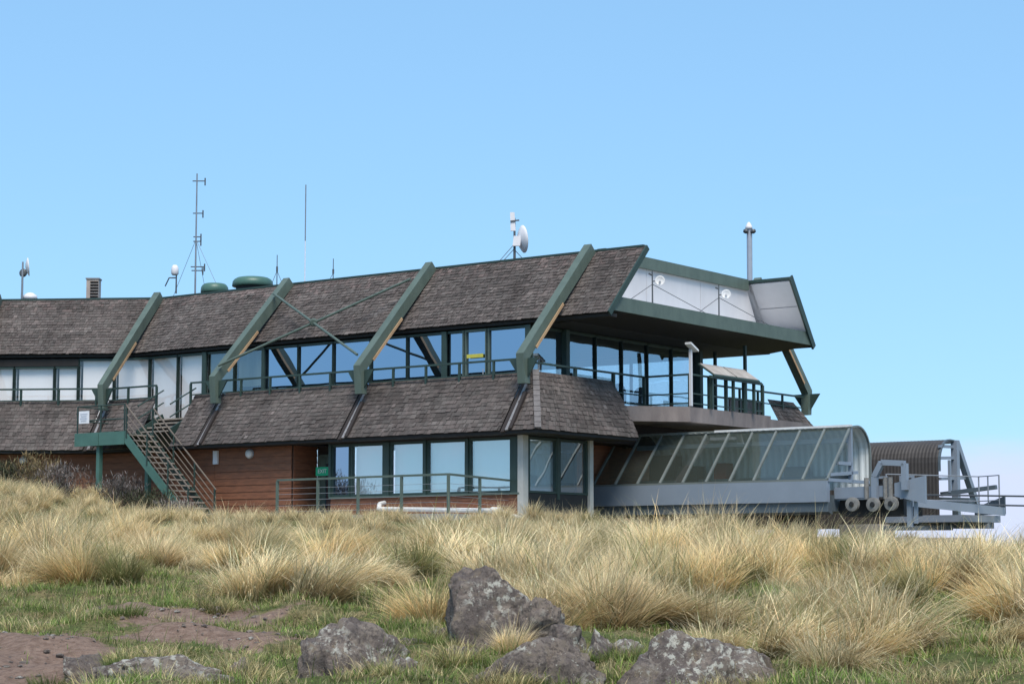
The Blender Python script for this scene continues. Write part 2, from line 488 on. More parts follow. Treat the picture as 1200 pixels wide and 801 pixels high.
# upper sloping roof between the ribs
RB = [0, -6.62, -13.25, -20.0, -26.4, -32.8]
def upper(ta, tb, sa=None):
    def P(u, v):
        t = tb + (ta - tb)*u
        if ta > 1: t = tb + (ta + (0.18*v) - tb)*u
        return W(t, S_EV + (SR - S_EV)*v, Z_EV + (Z_RG - Z_EV)*v)
    return P
spans = [(1.87, 0.0)] + [(RB[k], RB[k+1]) for k in range(5)]
for ta, tb in spans:
    w = (W(ta, SR, 0) - W(tb, SR, 0)).length
    shingle_panel(upper(ta, tb), max(6, int(w/0.15)), 21)
# lower sloping roof skirt; stair opening in the bay next to the kink
def lower(ta, tb, da=0.0):
    def P(u, v):
        t = tb + (ta - tb)*u
        return W(t, S_LE + (S_PA - S_LE)*v, Z_LE + (Z_PA - Z_LE)*v)
    return P
for ta, tb in [(-0.42, -6.80), (-7.04, -13.43), (-13.67, -15.15), (-17.35, -20.2), (-20.45, -26.6), (-26.85, -33)]:
    w = (W(ta, 0, 0) - W(tb, 0, 0)).length
    shingle_panel(lower(ta, tb), max(5, int(w/0.15)), 14, red_top=False)
def hip_front(u, v):                             # sliver between the last rib and the hip
    z = Z_LE + (Z_PA - Z_LE)*v; b = S_LE + (S_PA - S_LE)*v
    a1 = 1.02 + (-0.03 - 1.02)*v
    return L(-0.18 + (a1 + 0.18)*u, b, z)
shingle_panel(hip_front, 7, 13, red_top=False)
def hip_end(u, v):                               # end face of the skirt, its far edge swept in a curve
    z = Z_LE + (Z_PA - Z_LE)*v; a = 1.02 + (-0.03 - 1.02)*v
    b0 = S_LE + (S_PA - S_LE)*v
    b1 = 5.0 + 0.55*(v - 0.5)**2*(-1) + 0.12
    return L(a, b0 + (b1 - b0)*u, z)
shingle_panel(hip_end, 34, 13, red_top=False)
def hip_far(u, v):
    z = Z_LE + (Z_PA - Z_LE)*v; a = 1.42 + (0.37 - 1.42)*v
    b1 = B_FAR - (S_LE + (S_PA - S_LE)*v)
    return L(a, 14.6 + (b1 - 14.6)*u, z)
shingle_panel(hip_far, 20, 13, red_top=False)
# hip caps
m = MB()
for k in range(11):
    v0, v1 = k/11, (k+1.2)/11
    p = L(1.02 - 1.05*v0, S_LE + 1.35*v0, Z_LE + 1.9*v0) + Vector((0, 0, 0.045))
    q = L(1.02 - 1.05*v1, S_LE + 1.35*v1, Z_LE + 1.9*v1) + Vector((0, 0, 0.02))
    m.bar(p, q, 0.2, 0.03)
m.build('hip_cap', 'shingle_cap', bld)
# roof gaps: pale strip and dark slot beside each rib in the skirt
for t0 in (-0.30, -6.92, -13.55, -20.32, -26.72):
    m = MB(); m.bar(W(t0-0.02, S_PA, Z_PA-0.05), W(t0-0.02, S_LE, Z_LE-0.05), 0.13, 0.06, (0, 0, 1))
    m.build('gap_board', 'dark_wall', bld)
    m = MB(); m.bar(W(t0+0.13, S_PA-0.3, Z_PA-0.42), W(t0+0.13, S_LE, Z_LE), 0.10, 0.05, (0, 0, 1))
    m.build('flashing_strip', 'flashing', bld)
# ridge capping, eave boards, soffits
m = MB()
st = [1.98, 0, -6.62, -13.25, -20, -26.4, -32.8]
for a, b in zip(st[:-1], st[1:]):
    m.bar(W(a, SR+0.06, Z_RG+0.01), W(b, SR+0.06, Z_RG+0.01), 0.24, 0.07)
m.build('ridge_cap', 'dark_green', bld)
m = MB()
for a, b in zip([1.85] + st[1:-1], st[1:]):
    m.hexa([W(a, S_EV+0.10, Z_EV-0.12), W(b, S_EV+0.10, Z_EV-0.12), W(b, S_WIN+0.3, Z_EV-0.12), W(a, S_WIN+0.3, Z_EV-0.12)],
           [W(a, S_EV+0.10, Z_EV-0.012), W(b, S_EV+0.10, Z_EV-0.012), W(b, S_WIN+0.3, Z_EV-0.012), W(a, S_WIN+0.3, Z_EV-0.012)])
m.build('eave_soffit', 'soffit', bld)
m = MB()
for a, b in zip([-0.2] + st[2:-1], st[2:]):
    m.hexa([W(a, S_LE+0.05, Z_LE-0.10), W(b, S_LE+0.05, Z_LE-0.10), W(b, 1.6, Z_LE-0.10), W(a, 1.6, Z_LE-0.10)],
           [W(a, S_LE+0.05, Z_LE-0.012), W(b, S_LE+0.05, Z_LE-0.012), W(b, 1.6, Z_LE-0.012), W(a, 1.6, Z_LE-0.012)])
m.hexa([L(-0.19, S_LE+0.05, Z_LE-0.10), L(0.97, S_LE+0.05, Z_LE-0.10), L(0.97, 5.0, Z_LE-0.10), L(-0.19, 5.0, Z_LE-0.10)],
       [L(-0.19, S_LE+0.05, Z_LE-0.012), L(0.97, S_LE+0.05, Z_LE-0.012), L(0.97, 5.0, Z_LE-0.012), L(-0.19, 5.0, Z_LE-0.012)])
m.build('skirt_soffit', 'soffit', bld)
# deck, main roof, end soffit
m = MB()
for a, b in zip([-0.1] + st[2:-1], st[2:]):
    m.hexa([W(a, S_PA+0.02, Z_DK-0.3), W(b, S_PA+0.02, Z_DK-0.3), W(b, 14.5, Z_DK-0.3), W(a, 14.5, Z_DK-0.3)],
           [W(a, S_PA+0.02, Z_DK), W(b, S_PA+0.02, Z_DK), W(b, 14.5, Z_DK), W(a, 14.5, Z_DK)])
m.build('deck_floor', 'interior_floor', bld)
m = MB()
for a, b in zip([0.12] + st[1:-1], st[1:]):
    m.hexa([W(a, S_WIN+0.3, Z_EV-0.14), W(b, S_WIN+0.3, Z_EV-0.14), W(b, 15.3, Z_EV-0.14), W(a, 15.3, Z_EV-0.14)],
           [W(a, SR+0.1, Z_RG-0.6), W(b, SR+0.1, Z_RG-0.6), W(b, 13.3, Z_RG-0.6), W(a, 13.3, Z_RG-0.6)])
m.build('flat_roof', 'interior', bld)
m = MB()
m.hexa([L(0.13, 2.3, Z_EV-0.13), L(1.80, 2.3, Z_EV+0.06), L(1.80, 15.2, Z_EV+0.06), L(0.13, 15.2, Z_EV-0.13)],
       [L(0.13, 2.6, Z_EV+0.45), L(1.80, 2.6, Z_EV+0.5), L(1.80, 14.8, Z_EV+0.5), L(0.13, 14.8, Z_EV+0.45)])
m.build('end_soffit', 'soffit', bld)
m = MB(); m.hexa([L(0.32, 2.9, Z_EV+0.502), L(1.79, 2.9, Z_EV+0.502), L(1.79, 14.5, Z_EV+0.502), L(0.32, 14.5, Z_EV+0.502)], [L(0.32, 2.9, Z_EV+0.52), L(1.79, 2.9, Z_EV+0.52), L(1.79, 14.5, Z_EV+0.52), L(0.32, 14.5, Z_EV+0.52)])
m.build('gutter_bounce_sheet', 'white_paint', bld)  # unseen white sheet added over the gutter to bounce light onto the end wall
m = MB()
m.hexa([L(1.81, 2.05, Z_EV+0.08), L(1.89, 2.05, Z_EV+0.08), L(1.89, 15.28, Z_EV+0.08), L(1.81, 15.28, Z_EV+0.08)],
       [L(1.81, 2.46, Z_EV+0.54), L(1.89, 2.46, Z_EV+0.54), L(1.89, 14.9, Z_EV+0.54), L(1.81, 14.9, Z_EV+0.54)])
m.build('fascia', 'green_steel', bld)
# white end wall in three sheets, green beam on top
for b0, b1 in ((3.2, 6.62), (6.64, 10.1), (10.12, 14.25)):
    m = MB()
    m.hexa([L(0.18, b0, Z_EV+0.45), L(0.30, b0, Z_EV+0.45), L(0.30, b1, Z_EV+0.45), L(0.18, b1, Z_EV+0.45)],
           [L(0.18, max(b0, 4.0), 9.80), L(0.30, max(b0, 4.0), 9.80), L(0.30, min(b1, 13.35), 9.80), L(0.18, min(b1, 13.35), 9.80)])
    m.build('end_wall_sheet', 'white_panel', bld)
m = MB(); m.hexa([L(0.10, 4.0, 9.80), L(0.42, 4.0, 9.80), L(0.42, 13.30, 9.80), L(0.10, 13.30, 9.80)],
                 [L(0.10, 4.0, 10.19), L(0.42, 4.0, 10.19), L(0.42, 13.25, 10.19), L(0.10, 13.25, 10.19)])
m.build('parapet_beam', 'green_steel', bld)
# far sloping roof: white lining seen from here, green verge
def far_pt(a, v, d):
    s = S_EV + (SR - S_EV)*v
    return L(a, B_FAR - s - d*0.76, Z_EV + (Z_RG - Z_EV)*v - d*0.65)
for a0, a1, v0, v1 in ((0.3, 1.86, 0.24, 0.62), (0.3, 1.86, 0.63, 0.985), (-8, 0.28, 0.0, 0.985)):
    m = MB()
    k0, k1 = a1 + 0.18*v0, a1 + 0.18*v1
    m.hexa([far_pt(a0, v0, 0.0), far_pt(k0, v0, 0.0), far_pt(k0, v0, 0.08), far_pt(a0, v0, 0.08)],
           [far_pt(a0, v1, 0.0), far_pt(k1, v1, 0.0), far_pt(k1, v1, 0.08), far_pt(a0, v1, 0.08)])
    m.build('lining_sheet', 'white_panel', bld)
m = MB(); m.hexa([far_pt(1.86, 0.0, -0.14), far_pt(1.93, 0.0, -0.14), far_pt(1.93, 0.0, 0.10), far_pt(1.86, 0.0, 0.10)],
                 [far_pt(2.04, 1.02, -0.14), far_pt(2.11, 1.02, -0.14), far_pt(2.11, 1.02, 0.10), far_pt(2.04, 1.02, 0.10)])
m.build('verge_board', 'dark_green', bld)
m = MB(); m.bar(far_pt(2.08, 1.0, -0.02), far_pt(0.25, 1.0, -0.02), 0.2, 0.1)
m.build('ridge_cap', 'dark_green', bld)
m = MB(); m.hexa([far_pt(-8, 0.0, -0.14), far_pt(1.85, 0.0, -0.14), far_pt(1.85, 0.0, -0.02), far_pt(-8, 0.0, -0.02)],
                 [far_pt(-8, 1.0, -0.14), far_pt(2.03, 1.0, -0.14), far_pt(2.03, 1.0, -0.02), far_pt(-8, 1.0, -0.02)])
m.build('far_roof', 'under_roof', bld)
# near verge
m = MB()
def near_pt(a, v, d):
    return L(a, S_EV + (SR - S_EV)*v + d*0.76, Z_EV + (Z_RG - Z_EV)*v - d*0.65)
m.hexa([near_pt(1.875, 0, -0.03), near_pt(1.93, 0, -0.03), near_pt(1.93, 0, 0.16), near_pt(1.875, 0, 0.16)],
       [near_pt(2.055, 1.0, -0.03), near_pt(2.11, 1.0, -0.03), near_pt(2.11, 1.0, 0.16), near_pt(2.055, 1.0, 0.16)])
m.build('verge_board', 'dark_green', bld)

# ribs
def rib(P, name='rib', strip=True, lower_leg=True, flip=1):
    """P(t, s, z) with t the offset along the wing"""
    def sec(s, z, w=0.145, h=0.175, ang=None, t=0):
        c, sn = math.cos(ang), math.sin(ang)
        return [P(t-w, s + sn*h, z - c*h), P(t+w, s + sn*h, z - c*h), P(t+w, s - sn*h, z + c*h), P(t-w, s - sn*h, z + c*h)]
    sl = math.atan2(10.18-Z_BEND, 3.72-0.05)
    m = MB()
    m.hexa(sec(0.02, Z_BEND, ang=sl/2+math.pi/4), sec(3.72, 10.18, ang=sl))
    m.hexa(sec(0.08, 5.52, h=0.13, ang=math.pi/2), sec(0.02, Z_BEND, ang=sl/2+math.pi/4))
    r = m.build(name, 'green_steel', bld)
    if strip:
        c, sn = math.cos(sl), math.sin(sl)
        m = MB()
        q = []
        for f in (0.10, 0.50):
            s, z = 0.02 + 3.7*f, Z_BEND + (10.18-Z_BEND)*f
            q.append([P(0.162, s+sn*0.19, z-c*0.19), P(0.185, s+sn*0.19, z-c*0.19), P(0.185, s+sn*0.10, z-c*0.10), P(0.162, s+sn*0.10, z-c*0.10)])
        m.hexa(*q)
        m.build('timber_strip', 'timber_raw', r)
    for sg in (-1, 1):
        m = MB()
        m.prism([P(sg*0.165, 0.05, 6.30), P(sg*0.56, 0.05, 6.30), P(sg*0.165, 0.05, 5.72)], N3*0.05)
        m.build('gusset', 'dark_green', r)
    if lower_leg:
        m = MB()
        m.bar(P(0, 0.16, 5.26), P(0, S_LE-0.02, Z_LE+0.03), 0.12, 0.10)
        m.build('lower_leg', 'dark_wall', r)
    return r
for t0 in RB:
    rib(lambda t, s, z, t0=t0: W(t0 + t, s, z), lower_leg=True)
rib(lambda t, s, z: L(0.55 + t, B_FAR - s, z), lower_leg=False)
# cross brace in front of the roof
m1 = MB(); m2 = MB(); m3 = MB()
def rp(t, f, out=0.30):
    return W(t, 0.02 + 3.7*f - out*0.7, Z_BEND + 3.8*f + out*0.7)
A, B, C_, D = rp(-13.1, 0.80), rp(-6.75, 0.06), rp(-6.75, 0.80), rp(-13.1, 0.06)
m1.tube(A, B, 0.045); m1.build('brace_rod', 'green_steel', bld)
m2.tube(C_, D, 0.045); m2.build('brace_rod', 'green_steel', bld)
mid = (A + B + C_ + D)/4
m3.lathe(mid - Vector((0, 0.06, 0)), (0, 1, 0.3), [(0, 0.1), (0.02, 0.14), (0.1, 0.14), (0.12, 0.1)], 12)
m3.build('brace_hub', 'green_steel', bld)

# upper glazing
def window(Pa, Pb, z0, z1, mat, fr='dark_green', w=0.07, inner=None, blind_or_stand_in=None, sheet_to=None, dep=N3):
    """one light: frame (part) with pane, optional blind (sub-parts). Pa, Pb: ends at floor level"""
    d = (Pb - Pa); ln = d.length; d = d/ln
    def at(k, z): return Vector((Pa.x + d.x*k, Pa.y + d.y*k, z))
    m = MB()
    m.bar(at(0, z0), at(0, z1), w, 0.12, dep); m.bar(at(ln, z0), at(ln, z1), w, 0.12, dep)
    m.bar(at(w/2, z0+0.035), at(ln-w/2, z0+0.035), 0.11, 0.07); m.bar(at(w/2, z1-0.04), at(ln-w/2, z1-0.04), 0.11, 0.08)
    f = m.build('window', fr, bld)
    m = MB()
    m.face([at(0.02, z0+0.02) + dep*0.012, at(ln-0.02, z0+0.02) + dep*0.012, at(ln-0.02, z1-0.02) + dep*0.012, at(0.02, z1-0.02) + dep*0.012])
    m.build('pane', mat, f)
    if blind_or_stand_in:
        zb = z0+0.05 if sheet_to is None else sheet_to
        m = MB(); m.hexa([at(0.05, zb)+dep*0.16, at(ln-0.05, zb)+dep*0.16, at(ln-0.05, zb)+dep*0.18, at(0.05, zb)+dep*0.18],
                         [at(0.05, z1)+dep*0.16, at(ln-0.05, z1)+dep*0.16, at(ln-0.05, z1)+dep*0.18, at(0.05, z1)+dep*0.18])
        m.build('blind_or_stand_in', blind_or_stand_in, f)  # blind in the lower windows, stand-in sheet in the upper ones
    return f
ZT = Z_EV - 0.17
# t positions of mullions, from the end corner to the left
MUL = [-1.3, -3.0, -3.94, -4.75, -6.39, -8.0, -9.69, -11.32, -12.94, -14.5, -16.07, -17.6, -19.2, -20.9, -22.4, -23.4, -25.1, -26.6, -28.0, -29.4, -30.9]
for k, (ta, tb) in enumerate(zip(MUL[:-1], MUL[1:])):
    pa, pb = W(ta, S_WIN, 0), W(tb, S_WIN, 0)
    if -4.0 < tb and ta < -2.9:                     # glazed door
        f = window(pa, pb, Z_DK+0.02, ZT, 'glass_front', 'green_steel', 0.16)
        m = MB(); d = (pb-pa)
        m.bar(Vector((pa.x, pa.y, 6.75)) + d*0.14 - N3*0.09, Vector((pa.x, pa.y, 6.75)) + d*0.86 - N3*0.09, 0.01, 0.12); m.build('door_sign', 'sign_yellow', f)
        m = MB(); m.bar(Vector((pa.x, pa.y, 6.0)) + d*0.12 - N3*0.12, Vector((pa.x, pa.y, 6.3)) + d*0.12 - N3*0.12, 0.03, 0.03); m.build('handle', 'galvanised', f)
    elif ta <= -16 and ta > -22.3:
        window(pa, pb, Z_DK+0.02, ZT, 'glass_cloud', blind_or_stand_in='blind_or_stand_in')  # white sheet added to imitate cloud reflected in the glass
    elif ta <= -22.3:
        window(pa, pb, Z_DK+0.02, ZT-0.28, 'glass_cloud', blind_or_stand_in='blind_or_stand_in')
    elif ta <= -12.9:
        window(pa, pb, Z_DK+0.02, ZT, 'glass_tea', blind_or_stand_in='interior_green', sheet_to=None if k % 2 else 6.3)  # sheet stands in for the greenish interior
    else:
        window(pa, pb, Z_DK+0.02, ZT, 'glass_front')
m = MB()
for ta, tb in ((-22.4, -26.4), (-26.4, -32)):
    m.bar(W(ta, S_WIN, ZT-0.14), W(tb, S_WIN, ZT-0.14), 0.16, 0.27)
m.build('lintel', 'soffit', bld)
for t0 in (-1.32, -4.75, -12.94, -16.07):
    m = MB(); m.bar(W(t0, S_WIN-0.09, Z_DK+0.005), W(t0, S_WIN-0.09, ZT), 0.2 if t0 in (-1.32, -4.75, -16.07) else 0.12, 0.06, N3); m.build('column', 'dark_green', bld)
# end glazing, then the far side glazing
EB = [2.25, 4.05, 5.9, 7.5, 9.1, 10.7, 12.4]
for b0, b1 in zip(EB[:-1], EB[1:]):
    window(L(-1.3, b0, 0), L(-1.3, b1, 0), Z_DK+0.02, ZT, 'glass_end', dep=-E3)
for b0 in (4.05, 12.45):
    m = MB(); m.bar(L(-1.2, b0, Z_DK+0.005), L(-1.2, b0, ZT), 0.2, 0.2, E3); m.build('column', 'dark_green', bld)
for a0, a1 in zip([-1.4, -4.1, -6.8], [-4.1, -6.8, -9.6]):
    window(L(a0, 12.4, 0), L(a1, 12.4, 0), Z_DK+0.02, ZT, 'glass_end')
m = MB(); m.hexa([L(-9.7, 3.2, Z_DK+0.01), L(-9.6, 3.2, Z_DK+0.01), L(-9.6, 12.3, Z_DK+0.01), L(-9.7, 12.3, Z_DK+0.01)],
                 [L(-9.7, 3.2, ZT), L(-9.6, 3.2, ZT), L(-9.6, 12.3, ZT), L(-9.7, 12.3, ZT)])
m.build('partition', 'interior', bld)
m = MB()
for ta, tb in ((-9.7, -13.25), (-13.25, -20), (-20, -26.4), (-26.4, -32.8)):
    m.hexa([W(ta, 6.0, Z_DK+0.01), W(tb, 6.0, Z_DK+0.01), W(tb, 6.1, Z_DK+0.01), W(ta, 6.1, Z_DK+0.01)],
           [W(ta, 6.0, ZT), W(tb, 6.0, ZT), W(tb, 6.1, ZT), W(ta, 6.1, ZT)])
m.build('inner_wall', 'interior', bld)
# far deck post and thin far posts under the soffit
for (a, b) in ((-1.1, 13.4), (0.9, 12.1)):
    m = MB(); m.bar(L(a, b, Z_DK), L(a, b, ZT+0.04), 0.10, 0.10, E3); m.build('column', 'dark_green', bld)
# end deck slab, balcony
m = MB()
poly = [(-1.4, 4.9), (0.02, 4.9), (1.8, 6.9), (1.8, 12.3), (1.0, 12.3), (1.0, 16.5), (-3.5, 16.5), (-3.5, 4.9)]
m.prism([L(a, b, 4.64) for a, b in poly], (0, 0, 0.50))
m.build('balcony_slab', 'concrete', bld)
m = MB(); m.prism([L(a, b, Z_DK-0.25) for a, b in [(-1.4, 0.8), (-0.08, 0.8), (-0.08, 4.88), (-1.4, 4.88)]], (0, 0, 0.24)); m.build('end_deck', 'interior_floor', bld)

# lower storey: boarded walls, glazed front, end glazing
def boards(Pa, Pb, z0, z1, outn, bh=0.235, mat='cladding', name='wall'):
    d = Pb - Pa
    def at(k, z, o): return Vector((Pa.x + d.x*k, Pa.y + d.y*k, z)) + outn*o
    m = MB(); m.hexa([at(0, z0, 0), at(1, z0, 0), at(1, z0, -0.12), at(0, z0, -0.12)], [at(0, z1, 0), at(1, z1, 0), at(1, z1, -0.12), at(0, z1, -0.12)])
    w = m.build(name, 'board_backing', bld)
    k = 0; z = z0
    while z < z1 - 0.04:
        zt = min(z + bh - 0.006, z1)
        m = MB(); j = random.uniform(-0.004, 0.004)
        m.hexa([at(0, z, 0.035+j), at(1, z, 0.035+j), at(1, z, 0.002), at(0, z, 0.002)], [at(0, zt, 0.016+j), at(1, zt, 0.016+j), at(1, zt, 0.002), at(0, zt, 0.002)])
        m.build('board', mat, w)
        z += bh; k += 1
    return w
ON = -N3
boards(W(-9.66, 0.1, 0), W(-13.25, 0.1, 0), Z_FL-0.2, Z_LE-0.11, ON)
boards(W(-13.26, 0.1, 0), W(-20.0, 0.1, 0), Z_FL-0.2, Z_LE-0.11, ON)
boards(W(-20.01, 0.1, 0), W(-26.4, 0.1, 0), Z_FL-0.2, Z_LE-0.11, Vector((0, -1, 0)))
boards(W(-26.41, 0.1, 0), W(-32.8, 0.1, 0), Z_FL-0.2, Z_LE-0.11, Vector((0, -1, 0)))
boards(L(-9.62, 0.14, 0), L(-9.62, 1.3, 0), Z_FL-0.2, Z_LE-0.11, E3)
boards(L(-0.27, 0.2, 0), L(-7.98, 0.2, 0), Z_FL-0.2, 2.12, ON)
m = MB(); m.bar(L(-0.2, 0.16, 2.15), L(-8.0, 0.16, 2.15), 0.12, 0.06); m.build('sill', 'green_steel', bld)
m = MB(); m.hexa([L(-9.6, 1.32, Z_FL), L(-8.0, 1.32, Z_FL), L(-8.0, 1.42, Z_FL), L(-9.6, 1.42, Z_FL)], [L(-9.6, 1.32, Z_LE-0.11), L(-8.0, 1.32, Z_LE-0.11), L(-8.0, 1.42, Z_LE-0.11), L(-9.6, 1.42, Z_LE-0.11)])
m.build('porch_wall', 'dark_wall', bld)
# porch door
m = MB()
for a in (-9.45, -8.35): m.bar(L(a, 1.27, Z_FL), L(a, 1.27, 3.65), 0.1, 0.08, N3)
m.bar(L(-9.4, 1.27, 3.62), L(-8.4, 1.27, 3.62), 0.08, 0.1)
m.bar(L(-9.28, 1.255, Z_FL+0.02), L(-9.28, 1.255, 3.56), 0.22, 0.05, N3); m.bar(L(-8.52, 1.255, Z_FL+0.02), L(-8.52, 1.255, 3.56), 0.22, 0.05, N3)
m.bar(L(-9.16, 1.255, Z_FL+0.17), L(-8.64, 1.255, Z_FL+0.17), 0.05, 0.3); m.bar(L(-9.16, 1.255, 3.46), L(-8.64, 1.255, 3.46), 0.05, 0.2)
dr = m.build('door', 'green_steel', bld)
m = MB(); m.face([L(-9.17, 1.262, Z_FL+0.32), L(-8.63, 1.262, Z_FL+0.32), L(-8.63, 1.262, 3.36), L(-9.17, 1.262, 3.36)]); m.build('pane', 'glass_front', dr)
m = MB()
hp = [L(-8.62, 1.24 - 0.12*math.sin(t), 2.35 + 0.25*math.cos(t)) for t in [math.pi*k/8 for k in range(9)]]
for p, q in zip(hp[:-1], hp[1:]): m.tube(p, q, 0.022, n=6)
m.build('handle', 'galvanised', dr)
LW = [(-7.95, -7.15, 'glass_front', None), (-7.1, -5.70, 'glass_low', 'blind_blue'), (-5.42, -4.02, 'glass_low', 'blind_blue'), (-3.9, -2.32, 'glass_low', 'blind_blue'), (-2.2, -0.55, 'glass_low', 'blind_blue')]
for a0, a1, g, bl in LW:
    window(L(a0, 0.22, 0), L(a1, 0.22, 0), 2.18, 3.90, g, blind_or_stand_in=bl, w=0.1)
for a0, w_ in ((-5.56, 0.26), (-3.96, 0.12), (-2.26, 0.12), (-0.40, 0.24), (-7.98, 0.1)):
    m = MB(); m.bar(L(a0, 0.19, 2.18), L(a0, 0.19, Z_LE-0.11), w_, 0.18, N3); m.build('post', 'dark_green', bld)
m = MB(); m.bar(L(-0.27, 0.2, 3.96), L(-8.0, 0.2, 3.96), 0.2, 0.12); m.build('lintel', 'soffit', bld)
m = MB(); m.bar(L(-0.16, 0.24, Z_FL-0.1), L(-0.16, 0.24, Z_LE-0.11), 0.22, 0.26, N3); m.build('corner_post', 'cream_post', bld)
for b0, b1, bl in ((0.55, 2.05, 'blind_blue'), (2.2, 3.72, None)):
    window(L(-0.2, b0, 0), L(-0.2, b1, 0), 2.18, 3.92, 'glass_low', blind_or_stand_in=bl, w=0.1, dep=-E3)
m = MB(); m.bar(L(-0.2, 0.42, 2.0), L(-0.2, 0.42, Z_LE-0.11), 0.14, 0.14, N3); m.bar(L(-0.2, 2.12, 2.0), L(-0.2, 2.12, Z_LE-0.11), 0.14, 0.14, N3); m.build('post', 'dark_green', bld)
m = MB(); m.bar(L(-0.16, 3.86, Z_FL), L(-0.16, 3.86, Z_LE-0.11), 0.2, 0.2, N3); m.build('corner_post', 'cream_post', bld)
m = MB(); m.hexa([L(-0.3, 0.4, 0.3), L(-0.16, 0.4, 0.3), L(-0.16, 3.9, 0.3), L(-0.3, 3.9, 0.3)], [L(-0.3, 0.4, 2.17), L(-0.16, 0.4, 2.17), L(-0.16, 3.9, 2.17), L(-0.3, 3.9, 2.17)])
m.build('plinth', 'dark_machine', bld)
# interior of the corner room, lower end wall
m = MB(); m.hexa([L(-7.9, 3.4, Z_FL), L(-0.4, 3.4, Z_FL), L(-0.4, 3.5, Z_FL), L(-7.9, 3.5, Z_FL)], [L(-7.9, 3.4, Z_LE-0.11), L(-0.4, 3.4, Z_LE-0.11), L(-0.4, 3.5, Z_LE-0.11), L(-7.9, 3.5, Z_LE-0.11)])
m.build('inner_wall', 'interior', bld)
m = MB(); m.hexa([L(-1.6, 3.98, 0.6), L(-1.45, 3.98, 0.6), L(-1.45, 16.8, 0.6), L(-1.6, 16.8, 0.6)], [L(-1.6, 3.98, 4.63), L(-1.45, 3.98, 4.63), L(-1.45, 16.8, 4.63), L(-1.6, 16.8, 4.63)])
m.build('lower_end_wall', 'cladding', bld)
m = MB(); m.bar(L(-1.38, 6.6, 4.36), L(-1.38, 7.7, 4.36), 0.08, 0.5); m.build('wall_panel', 'white_panel', bld)
m = MB(); m.bar(L(-1.38, 7.82, 3.9), L(-1.38, 7.82, 4.62), 0.16, 0.12, N3); m.build('post', 'concrete', bld)
m = MB(); m.hexa([L(0.02, 12.4, 4.2), L(0.1, 12.4, 4.2), L(0.1, 14.6, 4.2), L(0.02, 14.6, 4.2)], [L(0.02, 12.4, 5.9), L(0.1, 12.4, 5.9), L(0.1, 14.6, 5.9), L(0.02, 14.6, 5.9)])
m.build('return_panel', 'concrete', bld)
m = MB(); m.hexa([L(-9.0, 0.4, Z_LE-0.1), L(-0.4, 0.4, Z_LE-0.1), L(-0.4, 12, Z_LE-0.1), L(-9.0, 12, Z_LE-0.1)], [L(-9.0, 0.4, Z_DK-0.32), L(-0.4, 0.4, Z_DK-0.32), L(-0.4, 12, Z_DK-0.32), L(-9.0, 12, Z_DK-0.32)])
m.build('floor_void', 'dark_wall', bld)

def armchair(a, b, rz, label):
    c = L(a, b, Z_DK + 0.005)
    t = thing('indoor_chair', c, label, 'chair', 'chairs behind the end glazing')
    u = Vector((math.cos(rz), math.sin(rz), 0)); w = Vector((-u.y, u.x, 0))
    m = MB(); m.hexa([c - u*0.3 - w*0.3 + Z3*0.3, c + u*0.3 - w*0.3 + Z3*0.3, c + u*0.3 + w*0.3 + Z3*0.3, c - u*0.3 + w*0.3 + Z3*0.3], [c - u*0.3 - w*0.3 + Z3*0.46, c + u*0.3 - w*0.3 + Z3*0.46, c + u*0.3 + w*0.3 + Z3*0.46, c - u*0.3 + w*0.3 + Z3*0.46]); m.build('seat', 'fabric_dark', t)
    m = MB(); m.prism([c - u*0.3 + w*(0.3*math.cos(q)) + Z3*(0.75 + 0.35*math.sin(q)) for q in [math.pi*k/10 for k in range(11)]] + [c - u*0.3 - w*0.3 + Z3*0.4, c - u*0.3 + w*0.3 + Z3*0.4], -u*0.1); m.build('backrest', 'fabric_dark', t)
    for sx in (-1, 1):
        for sy in (-1, 1):
            m = MB(); m.bar(c + u*0.26*sx + w*0.26*sy, c + u*0.26*sx + w*0.26*sy + Z3*0.3, 0.05, 0.05, u); m.build('leg', 'dark_machine', t)
armchair(-2.3, 6.4, 0.4, 'dark chair with rounded back behind the end glazing, nearest the hipped corner')
armchair(-2.6, 8.9, 2.2, 'dark chair with rounded back in the middle of the end glazing')
armchair(-2.5, 10.9, 1.0, 'dark chair with rounded back behind the end glazing, nearest the lamp post')
# ------------------------------------------------------------------ terrace and its railing
ter = MB()
poly = [L(0.9, -4.75, 0), L(-6.6, -4.5, 0), L(-9.9, -1.2, 0), L(-14.5, -1.0, 0), L(-14.5, 0.05, 0), L(-0.3, 0.05, 0)]
ter.prism([Vector((p.x, p.y, 0.6)) for p in poly], (0, 0, Z_FL - 0.62))
t_ = ter.build('terrace', 'concrete_pale'); t_['kind'] = 'structure'

def railing(name, path, h, label, group=None, post_w=0.07, rails=(1.0, 0.55), mat='green_steel', wires=0, posts=None, rail_r=0.03, z_post0=0.0, org=None):
    """path: foot points. Square posts, flat top rail, lower rails or thin wires"""
    t = thing(name, path[0] if org is None else org, label, 'railing', group)
    for p, q in zip(path[:-1], path[1:]):
        for k, r in enumerate(rails):
            m = MB(); m.bar(p + Z3*h*r, q + Z3*h*r, 0.075 if k == 0 else 0.045, 0.06 if k == 0 else 0.04); m.build('rail', mat, t)
        for k in range(wires):
            zz = h*(0.12 + 0.8*k/wires)
            m = MB(); m.tube(p + Z3*zz, q + Z3*zz, 0.006, n=5); m.build('wire', 'galvanised', t)
    for p in (posts if posts is not None else path):
        m = MB(); m.bar(p + Z3*z_post0, p + Z3*(h - 0.03), post_w, post_w, E3); m.build('post', mat, t)
    return t
pA, pB, pC = L(-6.2, -4.3, Z_FL), L(0.7, -4.55, Z_FL), L(-0.55, 0.05, Z_FL)
